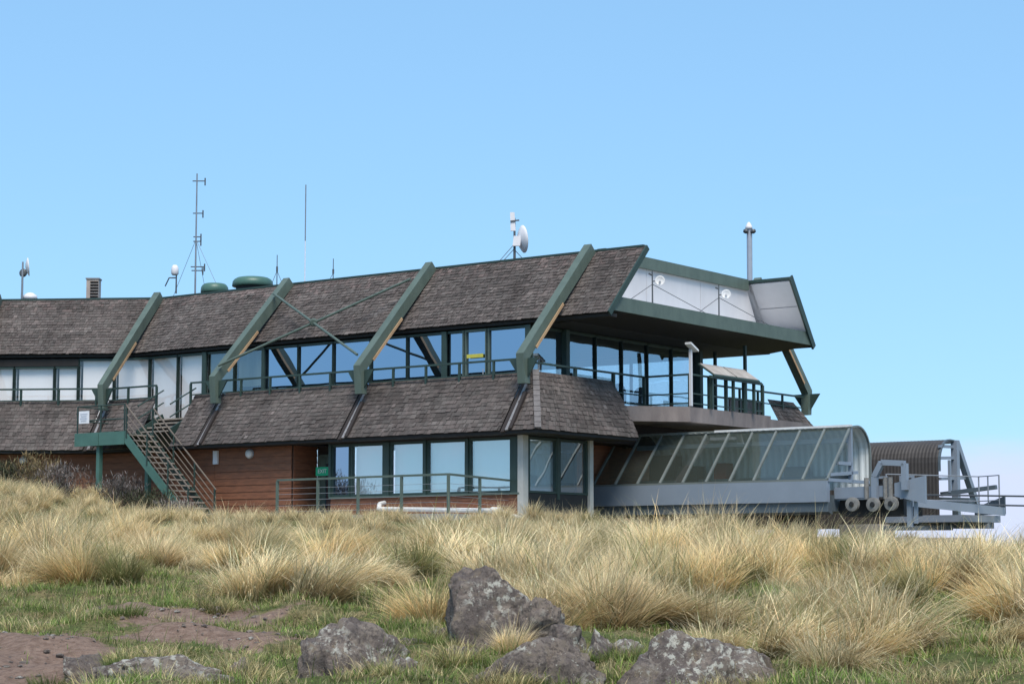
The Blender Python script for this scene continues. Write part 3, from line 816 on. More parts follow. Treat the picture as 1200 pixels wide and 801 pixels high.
pts_ = [pA + (pB - pA)*f for f in (0, 0.25, 0.49, 0.74)] + [pB, pB + (pC-pB)*0.5]
railing('terrace_railing', [L(-9.0, -0.6, Z_FL), pA, pB, pC][1:], 1.1, 'low green railing with thin wires on the terrace in front of the lower windows', wires=5, rails=(1.0,), posts=pts_)

# deck railing behind the skirt, bay by bay along the front
fp = [W(t, 0.62, 5.3) for t in (-0.15, -6.62, -13.25, -15.3)]
def dk_posts(a, b, n): return [W(a + (b-a)*k/n, 0.62, 5.3) for k in range(n+1)]
railing('deck_railing', fp, 1.06, 'green deck railing above the skirt roof from the stair to the hipped corner', rails=(1.0, 0.6), posts=dk_posts(-0.2, -15.3, 11), mat='dark_green')
fp2 = [W(t, 0.62, 5.3) for t in (-17.3, -20.0, -26.4, -32.6)]
railing('deck_railing', fp2, 1.06, 'green deck railing left of the outside stair, in front of white windows', rails=(1.0, 0.6), posts=[W(-17.3 - 1.7*k, 0.62, 5.3) for k in range(10)], mat='dark_green')
ep = [L(-0.1, 0.7, Z_DK), L(-0.1, 7.07, Z_DK), L(1.7, 7.07, Z_DK), L(1.7, 11.9, Z_DK)]
railing('balcony_railing', ep, 1.08, 'green railing round the concrete balcony above the glazed canopy', rails=(1.0, 0.42, 0.12), posts=[L(-0.1, 3.0, Z_DK), L(-0.1, 5.2, Z_DK), L(-0.1, 7.07, Z_DK), L(1.7, 7.07, Z_DK), L(1.7, 8.3, Z_DK), L(1.7, 9.4, Z_DK), L(1.7, 10.6, Z_DK), L(1.7, 11.9, Z_DK)], post_w=0.1, mat='dark_green')
gp = [L(0.55, 10.4, Z_DK), L(0.55, 17.0, Z_DK)]
railing('far_railing', gp, 1.02, 'green railing at the far side of the deck beside the slanting far rib', rails=(1.0, 0.6), posts=[L(0.55, b, Z_DK) for b in (10.4, 12.3, 13.6, 15.4)], mat='dark_green')

# balcony furniture: floodlight post and the tilted viewing board
t = thing('post_lamp', L(1.72, 7.2, Z_DK), 'pale post lamp with tilted flat head at the balcony corner', 'lamp')
m = MB(); m.bar(L(1.78, 7.0, Z_DK+0.02), L(1.78, 7.0, 7.05), 0.10, 0.08, E3); m.build('post', 'white_panel', t)
m = MB(); hd = L(1.82, 7.0, 7.1); m.hexa([hd + E3*-0.12 + N3*-0.22 + Z3*0.10, hd + E3*0.12 + N3*-0.22 + Z3*0.10, hd + E3*0.12 + N3*0.26 - Z3*0.12, hd - E3*0.12 + N3*0.26 - Z3*0.12],
                         [hd + E3*-0.12 + N3*-0.22 + Z3*0.17, hd + E3*0.12 + N3*-0.22 + Z3*0.17, hd + E3*0.12 + N3*0.26 - Z3*0.05, hd - E3*0.12 + N3*0.26 - Z3*0.05]); m.build('head', 'white_paint', t)
t = thing('viewing_board', L(2.0, 9.3, Z_DK), 'tilted two-panel board on posts along the balcony railing', 'board')
def vb(b, f, z): return L(1.45 + 0.62*(1-f), b, z + 0.42*f)
fr = MB(); fr.hexa([vb(8.0, 0, 6.22), vb(11.1, 0, 6.22), vb(11.1, 1, 6.22), vb(8.0, 1, 6.22)], [vb(8.0, 0, 6.27), vb(11.1, 0, 6.27), vb(11.1, 1, 6.27), vb(8.0, 1, 6.27)]); fr.build('frame', 'dark_green', t)
for b0, b1 in ((8.06, 9.5), (9.6, 11.04)):
    m = MB(); m.hexa([vb(b0, 0.05, 6.275), vb(b1, 0.05, 6.275), vb(b1, 0.95, 6.275), vb(b0, 0.95, 6.275)], [vb(b0, 0.05, 6.295), vb(b1, 0.05, 6.295), vb(b1, 0.95, 6.295), vb(b0, 0.95, 6.295)]); m.build('panel', 'concrete_pale', t)
for b in (8.15, 9.55, 10.95):
    m = MB(); m.bar(L(1.9, b, Z_DK), L(1.9, b, 6.25), 0.09, 0.09, E3); m.build('post', 'dark_green', t)
m = MB(); m.bar(L(1.98, 7.9, 6.2), L(1.98, 11.3, 6.2), 0.1, 0.09); m.build('ledge', 'dark_green', t)

# ------------------------------------------------------------------ outside stair
st_t = thing('outside_stair', L(-16, -1.5, 2.0), 'green steel stair with open treads and landing against the brown wall', 'staircase')
def S(a, b, z):                                 # stair frame: along the wing near the kink
    p = W(-16.2, 0, 0); return Vector((p.x + a*ex + b*nx, p.y + a*ey + b*ny, z))
ZL = 4.5
m = MB(); m.hexa([S(-2.55, -1.75, ZL-0.10), S(-0.02, -1.75, ZL-0.10), S(-0.02, -0.2, ZL-0.10), S(-2.55, -0.2, ZL-0.10)], [S(-2.55, -1.75, ZL), S(-0.02, -1.75, ZL), S(-0.02, -0.2, ZL), S(-2.55, -0.2, ZL)]); m.build('landing', 'dark_green', st_t)
for a0, a1 in ((-2.55, -1.33), (-1.30, -0.02)):
    m = MB(); m.bar(S(a0, -1.8, ZL-0.17), S(a1, -1.8, ZL-0.17), 0.07, 0.46); m.build('landing_beam', 'green_bright', st_t)
for a in (-1.5, -0.1):
    m = MB(); m.bar(S(a, -1.6 if a < -1 else -0.6, 2.1), S(a, -1.6 if a < -1 else -0.6, ZL-0.12), 0.16, 0.16, E3); m.build('column', 'green_bright', st_t)
RUN, DROP = 3.15, 2.95
def fl(f, b, dz=0): return S(RUN*f, b, ZL - DROP*f + dz)
for b, mt in ((-1.8, 'green_bright'), (-0.62, 'dark_green')):
    for f0, f1 in ((0, 0.62), (0.622, 1.0)):
        m = MB(); w_ = Vector((0, 0, 0.34 if f0 == 0 else 0.26))
        m.hexa([fl(f0, b-0.03) - w_, fl(f1, b-0.03) - w_, fl(f1, b+0.03) - w_, fl(f0, b+0.03) - w_], [fl(f0, b-0.03)+Z3*0.06, fl(f1, b-0.03)+Z3*0.06, fl(f1, b+0.03)+Z3*0.06, fl(f0, b+0.03)+Z3*0.06])
        m.build('stringer', mt, st_t)
for k in range(15):
    f = (k + 0.5)/15
    m = MB(); p = fl(f, 0); m.hexa([p + N3*-1.76 - E3*0.13, p + N3*-1.76 + E3*0.13, p + N3*-0.66 + E3*0.13, p + N3*-0.66 - E3*0.13], [p + N3*-1.76 - E3*0.13 + Z3*0.045, p + N3*-1.76 + E3*0.13 + Z3*0.045, p + N3*-0.66 + E3*0.13 + Z3*0.045, p + N3*-0.66 - E3*0.13 + Z3*0.045])
    m.build('tread', 'treads', st_t)
for b in (-1.83, -0.58):
    for h, r in ((1.0, 0.028), (0.72, 0.018), (0.46, 0.018), (0.22, 0.018)):
        m = MB(); m.tube(fl(0.03, b, h), fl(1.02, b, h), r, n=6); m.build('handrail', 'rail_brown', st_t)
    for f in (0.03, 0.36, 0.69, 1.0):
        m = MB(); m.bar(fl(f, b, -0.1), fl(f, b, 1.0), 0.05, 0.05, E3); m.build('post', 'dark_green', st_t)
# upper flight through the skirt roof to the deck
for k in range(4):
    z = ZL + 0.16*(k+1); b = -0.2 + 0.26*k
    m = MB(); m.hexa([S(-0.9, b, z-0.05), S(0.62, b, z-0.05), S(0.62, b+0.28, z-0.05), S(-0.9, b+0.28, z-0.05)], [S(-0.9, b, z), S(0.62, b, z), S(0.62, b+0.28, z), S(-0.9, b+0.28, z)]); m.build('tread', 'treads', st_t)
for a in (-0.95, 0.68):
    m = MB(); m.bar(S(a, -0.35, ZL+0.05), S(a, 0.9, ZL+0.72), 0.06, 0.26); m.build('stringer', 'dark_green', st_t)
    for h in (0.95, 0.5):
        m = MB(); m.tube(S(a, -0.35, ZL+h+0.1), S(a, 0.9, ZL+0.75+h), 0.026, n=6); m.build('handrail', 'dark_green', st_t)
for a in (-2.5, -1.3, -0.1):
    m = MB(); m.bar(S(a, -1.75, ZL), S(a, -1.75, ZL+1.02), 0.04, 0.04, E3); m.build('post', 'dark_green', st_t)
for h in (1.0, 0.5):
    m = MB(); m.tube(S(-2.5, -1.75, ZL+h), S(-0.1, -1.75, ZL+h), 0.022, n=6); m.build('handrail', 'dark_green', st_t)
    m = MB(); m.tube(S(-2.5, -1.75, ZL+h), S(-2.5, -0.3, ZL+h), 0.022, n=6); m.build('handrail', 'dark_green', st_t)
def slab(name, c, u, v, w, h, d, mat, parent=None, org=None):
    m = MB(); nn = u.cross(v).normalized()*d; a = u*w/2; b = v*h/2
    m.hexa([c-a-b-nn, c+a-b-nn, c+a+b-nn, c-a+b-nn], [c-a-b, c+a-b, c+a+b, c-a+b])
    return m.build(name, mat, parent, org=org)
def text_mesh(txt, size, mat, c, u, v, parent, name):
    cu = bpy.data.curves.new('t', 'FONT'); cu.body = txt; cu.size = size; cu.align_x = 'CENTER'; cu.align_y = 'CENTER'; cu.extrude = 0.004
    ob = bpy.data.objects.new('t', cu); col.objects.link(ob)
    dg = bpy.context.evaluated_depsgraph_get(); dg.update()
    me = bpy.data.meshes.new_from_object(ob.evaluated_get(dg))
    bpy.data.objects.remove(ob)
    nn = u.cross(v)
    o = Vector(ORG[parent.name])
    for vv in me.vertices:
        p = c + u*vv.co.x + v*vv.co.y + nn*(vv.co.z + 0.006) - o
        vv.co = p
    me.materials.clear(); me.materials.append(MATS[mat])
    x = bpy.data.objects.new(name, me); col.objects.link(x); x.parent = parent
    return x
n_t = thing('notice', S(-2.15, -1.82, ZL+0.3), 'white square notice with faint text on the landing rail', 'sign')
slab('board', S(-2.1, -1.82, ZL+0.62), E3, Z3, 0.52, 0.44, 0.015, 'paper', n_t)
for k in range(4):
    slab('text_line', S(-2.1, -1.835, ZL+0.74-0.08*k), E3, Z3, 0.36-0.07*(k % 2), 0.02, 0.004, 'faint_ink', n_t)

# signs, wall lamps and pipe
ex_t = thing('exit_sign', L(-8.9, 0.9, 3.0), 'green exit sign hanging by the porch door', 'sign')
slab('board', L(-8.65, 0.5, 3.06), E3, Z3, 0.58, 0.29, 0.03, 'sign_green', ex_t)
text_mesh('EXIT', 0.19, 'white_paint', L(-8.65, 0.5, 3.06), E3, Z3, ex_t, 'lettering')
o_ = slab('door_notice', L(-8.56, 0.9, 2.74), E3, Z3, 0.2, 0.19, 0.01, 'paper', org=L(-8.48, 1.2, 2.6)); tag(o_, 'small white square notice below the green exit sign', 'sign')
for k, (t0, lab) in enumerate(((-11.55, 'round white bulkhead lamp under the eave of the boarded wall'), (-13.2, 'narrow white wall lamp beside the stair handrail'), (-23.6, 'small round white lamp above the shrubs at the far left'))):
    p = W(t0, 0.06, 3.72); out = Vector((-0.45, -0.9, 0)).normalized()
    t = thing('wall_lamp', p, lab, 'lamp')
    if k == 1:
        slab('housing', p - out*0.0 + Vector((0, -0.1, -0.08)), E3, Z3, 0.2, 0.46, 0.08, 'white_paint', t)
        slab('lens', p + Vector((0, -0.1, -0.10)) + ON*0.012, E3, Z3, 0.12, 0.3, 0.01, 'dish_white', t)
    else:
        m = MB(); m.lathe(p, out, [(0, 0.17), (0.05, 0.17), (0.06, 0.15)], 16); m.build('housing', 'galvanised', t)
        m = MB(); m.lathe(p + out*0.06, out, [(0, 0.15), (0.05, 0.13), (0.09, 0.06)], 16); m.build('lens', 'white_paint', t, smooth=True)
t = thing('drain_pipe', L(-3.6, -1.5, 1.5), 'white drain pipe running low in front of the terrace railing', 'pipe')
pp = [L(-5.6, 0.1, 1.95), L(-5.55, -0.2, 1.9), L(-5.45, -0.35, 1.74), L(0.55, -2.0, 1.56)]
for p, q in zip(pp[:-1], pp[1:]):
    m = MB(); m.tube(p, q, 0.075, n=10); m.build('pipe_run', 'pipe_white', t)
m = MB(); m.tube(L(0.5, -2.0, 1.54), L(1.65, -1.6, 1.22), 0.065, n=10); m.build('pipe_run', 'pipe_white', t)
m = MB(); m.tube(L(0.30, -1.93, 1.57), L(0.68, -2.03, 1.55), 0.11, n=12); m.build('coupling', 'pipe_white', t)

# ------------------------------------------------------------------ things on the roof
def roofz(b): return 9.55
def mast(name, base, h, label, r=0.03, mat='antenna', cat='antenna'):
    t = thing(name, base, label, cat)
    m = MB(); m.tube(base, base + Vector((0, 0, h)), r, r*0.7, n=8); m.build('pole', mat, t)
    return t
def P3(px, d, zz):                               # site position from bearing and distance
    return Vector(((px - 600)/2400.0*d, d, zz))
# tall mast with guy wires
b = P3(225.5, 80.5, 9.6)
t = mast('radio_mast', b, 5.85, 'tall thin radio mast with guy wires beside the small green roof vent', 0.04)
for dz, ln in ((5.55, 0.5), (4.25, 0.4), (3.3, 0.3), (3.12, 0.3), (2.1, 0.55), (1.95, 0.45)):
    m = MB(); m.tube(b + Vector((-ln*0.35, 0, dz)), b + Vector((ln*0.65, 0, dz)), 0.022, n=6); m.tube(b + Vector((ln*0.65, 0, dz-0.18)), b + Vector((ln*0.65, 0, dz+0.12)), 0.03, n=6); m.build('aerial', 'antenna_dark', t)
for dx, dy in ((-1.5, 1.5), (1.55, -1.2), (0.3, 2.5)):
    m = MB(); m.tube(b + Vector((0, 0, 3.2)), b + Vector((dx, dy, 0.1)), 0.009, n=5); m.build('guy_wire', 'antenna', t)
# whip
t = mast('whip_antenna', P3(355, 84, 9.7), 5.9, 'thin white whip antenna standing alone behind the roof', 0.022, 'dish_white')
m = MB(); m.tube(P3(355, 84, 13.3), P3(355, 84, 15.65), 0.026, n=6); m.build('upper_rod', 'antenna', t)
# two short tripod antennas
for px, h, lab in ((322, 1.65, 'short thin antenna with stays just left of the tall white whip'), (388.5, 1.5, 'short thin antenna with a side stay right of the tall white whip')):
    b = P3(px, 80, 10.45)
    t = mast('stub_antenna', b, h, lab, 0.022, 'antenna_dark')
    for dx in ((-0.45, 0.4) if px < 350 else (-0.55,)):
        m = MB(); m.tube(b + Vector((0, 0, h*0.62)), b + Vector((dx, 0.3, 0)), 0.011, n=5); m.build('stay', 'antenna', t)
    m = MB(); m.tube(b + Vector((0, 0, h*0.6)), b + Vector((0, 0, h*0.72)), 0.04, n=8); m.build('clamp', 'antenna_dark', t)
# small white radio box
b = P3(203, 79.5, 10.5)
t = mast('radio_unit', b, 1.0, 'small white radio unit on a bent bracket by the tall mast', 0.035, 'antenna_dark')
m = MB(); m.lathe(b + Vector((-0.06, 0, 0.72)), (0, 0, 1), [(0, 0.1), (0.06, 0.15), (0.3, 0.14), (0.4, 0.08)], 12); m.build('head', 'dish_white', t, smooth=True)
m = MB(); m.tube(b + Vector((0, 0, 0.62)), b + Vector((-0.28, 0, 0.62)), 0.025); m.tube(b + Vector((-0.28, 0, 0.62)), b + Vector((-0.45, 0.1, 0.3)), 0.025); m.build('bracket', 'antenna_dark', t)
def dish(c, axis, r, t, name='dish', mat='dish_white', depth=0.3):
    m = MB(); pr = []
    for k in range(7):
        rr = r*k/6; pr.append((depth*r*(rr/r)**2, rr))
    pr += [(depth*r + 0.02, r)] + [(depth*r*(r_/r)**2 + 0.02, r_) for r_ in (r*0.8, r*0.5, r*0.2, 0.0)]
    m.lathe(c, axis, pr, 24); return m.build(name, mat, t, smooth=True)
# far left dish
b = P3(21, 79.5, 10.3)
t = mast('dish_antenna', b, 1.45, 'white dish on a short mast at the far left end of the ridge', 0.05, 'antenna')
dish(b + Vector((0.10, 0.02, 1.25)), (0.9, 0.25, 0.1), 0.36, t)
m = MB(); m.lathe(b + Vector((0, 0, 1.02)), (0.2, 1, 0), [(0, 0.1), (0.06, 0.17), (0.1, 0.1)], 14); m.build('radio', 'antenna_dark', t)
m = MB(); m.lathe(b + Vector((0.25, 0.3, 0)), (0, 0, 1), [(0, 0.3), (0.15, 0.27), (0.26, 0.12), (0.28, 0.02)], 16); m.build('cover', 'dish_white', t, smooth=True)
# dish group above the third bay
b = P3(603, 72.5, 10.75)
t = mast('dish_mast', b, 1.55, 'mast with a white dish and flat panel antenna on the ridge near the end', 0.05, 'antenna_dark')
dish(b + Vector((0.12, 0.03, 0.78)), (0.93, 0.3, 0.12), 0.50, t, depth=0.4)
m = MB(); m.hexa([b + Vector((-0.14, -0.05, 1.08)), b + Vector((0.04, -0.05, 1.08)), b + Vector((0.04, 0.03, 1.08)), b + Vector((-0.14, 0.03, 1.08))], [b + Vector((-0.16, -0.05, 1.75)), b + Vector((-0.0, -0.05, 1.75)), b + Vector((-0.0, 0.03, 1.75)), b + Vector((-0.16, 0.03, 1.75))]); m.build('panel_antenna', 'dish_white', t)
m = MB(); m.bar(b + Vector((-0.15, -0.07, 1.42)), b + Vector((0.17, -0.07, 1.46)), 0.03, 0.05); m.build('clamp', 'antenna_dark', t)
m = MB(); m.hexa([b + Vector((-0.07, -0.16, 0.52)), b + Vector((0.2, -0.16, 0.52)), b + Vector((0.2, -0.05, 0.52)), b + Vector((-0.07, -0.05, 0.52))], [b + Vector((-0.03, -0.16, 0.88)), b + Vector((0.24, -0.16, 0.88)), b + Vector((0.24, -0.05, 0.88)), b + Vector((-0.03, -0.05, 0.88))]); m.build('radio_box', 'dish_white', t)
for dx, z0 in ((-0.55, 0.62), (-0.42, 0.45), (0.38, 0.4)):
    m = MB(); m.tube(b + Vector((0, 0, z0)), b + Vector((dx, 0.1, 0.0)), 0.014, n=5); m.build('stay', 'antenna', t)
# chimney with louvres
c = P3(105.5, 79.8, 9.95)
t = thing('louvred_chimney', c, 'square brown louvred chimney box on the left ridge', 'chimney')
m = MB(); m.hexa([c + Vector((-0.24, -0.24, 0)), c + Vector((0.24, -0.24, 0)), c + Vector((0.24, 0.24, 0)), c + Vector((-0.24, 0.24, 0))], [c + Vector((-0.24, -0.24, 1.12)), c + Vector((0.24, -0.24, 1.12)), c + Vector((0.24, 0.24, 1.12)), c + Vector((-0.24, 0.24, 1.12))]); m.build('box', 'chimney_louvre', t)
m = MB(); m.bar(c + Vector((-0.27, 0, 1.15)), c + Vector((0.27, 0, 1.15)), 0.54, 0.05); m.build('cap', 'flashing', t)
for k in range(8):
    m = MB(); m.bar(c + Vector((-0.08, -0.26, 0.2 + 0.115*k)), c + Vector((0.23, -0.26, 0.2 + 0.115*k)), 0.03, 0.06, (0, -0.5, 1)); m.build('slat', 'dark_wall', t)
for px, d, rr, hh, lab in ((248.5, 79.5, 0.54, 10.52, 'smaller flat green roof vent next to the tall mast'), (293.5, 78.0, 0.78, 10.55, 'larger rounded green roof vent beside the second rib')):
    c = P3(px, d, hh)
    t = thing('roof_vent', c + Vector((0, 0, -0.5)), lab, 'vent', 'green roof vents')
    m = MB(); m.lathe(c + Vector((0, 0, -0.5)), (0, 0, 1), [(0, rr*0.82), (0.6, rr*0.82)], 20); m.build('neck', 'dark_machine', t)
    m = MB(); m.lathe(c, (0, 0, 1), [(0.0, rr*0.97), (0.03, rr*1.02), (0.20, rr*0.99), (0.29, rr*0.90), (0.345, rr*0.78), (0.36, rr*0.7), (0.385, rr*0.3), (0.39, 0)], 24); m.build('cowl', 'green_vent', t, smooth=True)
# tall grey pole with cameras, behind the end wall
c = P3(881, 76.5, 9.4)
t = thing('camera_pole', c, 'grey round pole with white cameras on top above the end of the roof', 'pole')
m = MB(); m.tube(c, P3(881.5, 76.5, 12.55), 0.105, n=14); m.build('pole', 'mast_grey', t)
top = P3(881.5, 76.5, 12.55)
for dx in (-0.14, 0.12):
    m = MB(); m.lathe(top + Vector((dx, -0.1, -0.06)), (dx, -0.2, -0.5), [(0, 0.1), (0.08, 0.1), (0.13, 0.03)], 12); m.build('camera', 'antenna_dark', t)
m = MB(); m.lathe(top + Vector((-0.02, 0, 0)), (0, 0, 1), [(0, 0.14), (0.1, 0.13), (0.22, 0.07), (0.27, 0.03)], 14); m.build('dome', 'dish_white', t, smooth=True)
m = MB(); m.bar(c + Vector((-0.16, 0, 0.62)), c + Vector((-0.1, 0, 0.62)), 0.1, 0.16); m.build('junction_box', 'antenna_dark', t)
# small dishes on brackets in front of the white end wall
for bb, lab in ((6.3, 'small round white dish antenna on the left of the white end wall'), (10.6, 'small round white dish antenna on the right of the white end wall')):
    c = L(0.75, bb, 8.33)
    t = mast('wall_dish', c, 1.35, lab, 0.03, 'antenna_dark')
    dish(c + Vector((0.25, -0.06, 1.0)), (-0.1, -1, 0.05), 0.165, t, depth=0.35, mat='white_paint')
    m = MB(); m.tube(c + Vector((0.25, -0.06, 1.0)), c + Vector((0.24, -0.2, 1.0)), 0.035, n=8); m.build('feed', 'white_panel', t)
    m = MB(); m.tube(c + Z3*1.0, c + Vector((0.25, -0.02, 1.0)), 0.02, n=6); m.tube(c + Z3*1.2, c + Vector((-0.12, -0.05, 1.25)), 0.03, n=6); m.build('bracket', 'antenna_dark', t)
    for q in (L(1.75, bb+1.9, 8.33), L(0.6, bb-1.7, 8.33)):
        m = MB(); m.tube(c + Z3*0.9, q, 0.012, n=5); m.build('stay', 'antenna_dark', t)

# ------------------------------------------------------------------ glazed canopy of the cable car terminal
def corrug(prof, a0, a1, name, mat, parent, pitch=0.24, amp=0.03, th=0.05):
    """sheet bent along prof [(b, z)...], ribbed across"""
    na = int((a1 - a0)/pitch*4) + 1
    m = MB(); npf = len(prof)
    for i in range(na + 1):
        a = a0 + (a1-a0)*i/na
        off = amp if (i % 4) in (0, 1) else 0
        for k, (b, z) in enumerate(prof):
            kb = prof[max(k-1, 0)]; kn = prof[min(k+1, npf-1)]
            tb, tz = kn[0]-kb[0], kn[1]-kb[1]; ll = math.hypot(tb, tz)
            m.v.append(tuple(L(a, b - tz/ll*off, z + tb/ll*off)))
    for i in range(na):
        for k in range(npf-1):
            p = i*npf + k
            m.f.append((p, p+1, p+npf+1, p+npf))
    return m.build(name, mat, parent)
can = thing('glazed_canopy', L(3.2, 7.0, 1.0), 'grey terminal canopy with slanted glass panes and white curved back', 'canopy')
A0, A1 = -1.2, 7.5
m = MB(); m.hexa([L(A0, 5.55, 1.88), L(A1, 5.55, 1.88), L(A1, 5.75, 1.88), L(A0, 5.75, 1.88)], [L(A0, 5.55, 2.53), L(A1, 5.55, 2.53), L(A1, 5.75, 2.53), L(A0, 5.75, 2.53)]); m.build('side_beam', 'grey_blue', can)
m = MB(); m.hexa([L(A0, 5.63, 1.58), L(A1, 5.63, 1.58), L(A1, 5.9, 1.50), L(A0, 5.9, 1.50)], [L(A0, 5.63, 1.875), L(A1, 5.63, 1.875), L(A1, 5.9, 1.875), L(A0, 5.9, 1.875)]); m.build('lower_beam', 'grey_blue_dark', can)
gb0, gz0, gb1, gz1 = 5.62, 2.58, 7.15, 4.22
m = MB(); m.bar(L(A0, gb0, 2.56), L(A1, gb0, 2.56), 0.12, 0.06); m.build('sill', 'mullion_grey', can)
NP = 10
for k in range(NP + 1):
    a = A0 + (A1 - A0)*k/NP
    m = MB(); m.bar(L(a, gb0, gz0), L(a, gb1, gz1), 0.07, 0.07); m.build('mullion', 'mullion_grey', can)
    if k < NP:
        a2 = A0 + (A1 - A0)*(k+1)/NP
        m = MB(); m.face([L(a+0.03, gb0, gz0), L(a2-0.03, gb0, gz0), L(a2-0.03, gb1, gz1), L(a+0.03, gb1, gz1)]); m.build('pane', 'glass_canopy', can)
prof = [(7.1, 4.25)] + [(7.6 + 0.85*math.sin(t) if t > 0 else 7.6, 3.45 + 0.86*math.cos(t)) for t in [math.pi/2*k/7 for k in range(8)]] + [(8.45, 3.2), (8.45, 2.9), (8.45, 2.35)]
corrug(prof, -0.6, A1+0.02, 'back_sheet', 'white_sheet', can)
m = MB(); m.bar(L(2.6, 7.18, 4.30), L(A1+0.04, 7.18, 4.30), 0.16, 0.07); m.build('top_flashing', 'white_paint', can)
m = MB(); m.bar(L(A0, 7.18, 4.28), L(2.58, 7.18, 4.28), 0.14, 0.08); m.build('top_rail', 'mullion_grey', can)
m = MB()
for p, q in (((7.2, 4.28), (7.2, 2.5)), ((5.62, 2.56), (8.4, 2.56)), ((6.3, 3.1), (7.2, 3.1)), ((5.75, 2.72), (7.6, 2.85))):
    m.bar(L(A1-0.02, *p), L(A1-0.02, *q), 0.10, 0.12, E3)
m.build('end_frame', 'grey_blue', can)
m = MB(); pr_ = [L(A1+0.03, b, z) for b, z in prof]
for p, q in zip(pr_[:-1], pr_[1:]): m.bar(p, q, 0.05, 0.07, E3)
m.build('edge_trim', 'mullion_grey', can)
m = MB(); m.hexa([L(A0, 5.95, 1.6), L(A1, 5.95, 1.6), L(A1, 8.3, 1.6), L(A0, 8.3, 1.6)], [L(A0, 5.95, 2.1), L(A1, 5.95, 2.1), L(A1, 8.3, 2.1), L(A0, 8.3, 2.1)]); m.build('floor', 'grey_blue_dark', can)
for a in (2.2, 5.6):
    m = MB(); m.bar(L(a, 7.0, -0.2), L(a, 7.0, 1.6), 0.9, 1.0, E3); m.build('pier', 'dark_machine', can)
for a, b_, mt, w_, h0, h1 in ((2.4, 8.0, 'red_item', 0.45, 2.5, 3.3), (1.5, 7.4, 'dark_machine', 0.8, 2.1, 3.2), (0.4, 7.6, 'dark_machine', 1.0, 2.1, 3.6), (5.2, 7.9, 'mullion_grey', 0.7, 2.1, 3.1)):
    m = MB(); m.bar(L(a, b_, h0), L(a, b_, h1), w_, 0.5, N3)
    m.build('drive_cabinet', mt, can)
m = MB(); m.bar(L(-0.5, 7.3, 3.85), L(7.3, 7.3, 3.85), 0.18, 0.14); m.build('cable_rail', 'grey_blue', can)
m = MB(); m.bar(L(-0.5, 7.3, 2.7), L(7.4, 7.3, 2.7), 0.12, 0.10); m.build('guide_rail', 'grey_blue_dark', can)

# second canopy, brown ribbed sheet, far side
can2 = thing('brown_canopy', L(3.2, 14.5, 1.0), 'dark brown ribbed metal canopy with open end behind the glazed canopy', 'canopy')
prof2 = [(14.75, 4.18)] + [(14.35 - 0.85*math.sin(t), 3.4 + 0.80*math.cos(t)) for t in [math.pi/2*k/7 for k in range(8)]] + [(13.5, 3.1), (13.5, 2.6), (13.5, 1.9), (13.5, 1.2)]
corrug(list(reversed(prof2)), -0.6, 7.55, 'ribbed_sheet', 'brown_sheet', can2, pitch=0.13, amp=0.010)
m = MB()
m.bar(L(7.6, 14.75, 4.2), L(7.6, 14.75, 1.5), 0.22, 0.22, E3); m.build('end_post', 'grey_blue', can2)
m = MB(); m.bar(L(7.6, 14.8, 4.15), L(7.6, 16.5, 1.9), 0.2, 0.2, E3); m.build('sloping_strut', 'grey_blue', can2)
m = MB()
for p, q in (((13.6, 3.55), (14.7, 3.6)), ((13.6, 3.95), (14.7, 3.98)), ((13.6, 2.85), (15.8, 2.95)), ((13.6, 2.1), (16.3, 2.1))):
    m.bar(L(7.55, *p), L(7.55, *q), 0.1, 0.1)
m.build('cross_member', 'grey_blue', can2)
m = MB(); pr_ = [L(7.58, b, z) for b, z in prof2]
for p, q in zip(pr_[:-4], pr_[1:-3]): m.bar(p, q, 0.05, 0.08, E3)
m.build('edge_trim', 'grey_blue_dark', can2)
m = MB(); m.hexa([L(-0.6, 14.8, 4.1), L(7.5, 14.8, 4.1), L(7.5, 14.9, 4.1), L(-0.6, 14.9, 4.1)], [L(-0.6, 14.8, 4.2), L(7.5, 14.8, 4.2), L(7.5, 14.9, 4.2), L(-0.6, 14.9, 4.2)]); m.build('top_rail', 'grey_blue_dark', can2)
m = MB(); m.lathe(L(2.0, 13.42, 3.75), -N3, [(0, 0.13), (0.12, 0.13), (0.14, 0.05)], 12); m.build('vent_stub', 'dark_machine', can2)
m = MB(); m.bar(L(7.65, 14.15, 2.4), L(7.65, 14.15, 3.5), 0.09, 0.09, E3); m.build('hanger', 'grey_blue', can2)
m = MB(); m.bar(L(7.3, 14.2, 2.35), L(9.3, 14.2, 2.55), 0.16, 0.14); m.bar(L(7.3, 14.2, 2.1), L(8.4, 14.2, 2.05), 0.5, 0.3); m.build('track', 'grey_blue_dark', can2)
for a0, a1 in ((4.55, 5.05), (5.15, 5.65), (6.2, 6.65)):
    m = MB()
    for p, q in (((a0, 2.0), (a0, 2.9)), ((a1, 2.0), (a1, 2.9))): m.bar(L(p[0], 13.4, p[1]), L(q[0], 13.4, q[1]), 0.08, 0.08, N3)
    m.bar(L(a0-0.04, 13.4, 2.94), L(a1+0.04, 13.4, 2.94), 0.08, 0.08); m.build('hatch_frame', 'grey_blue', can2)

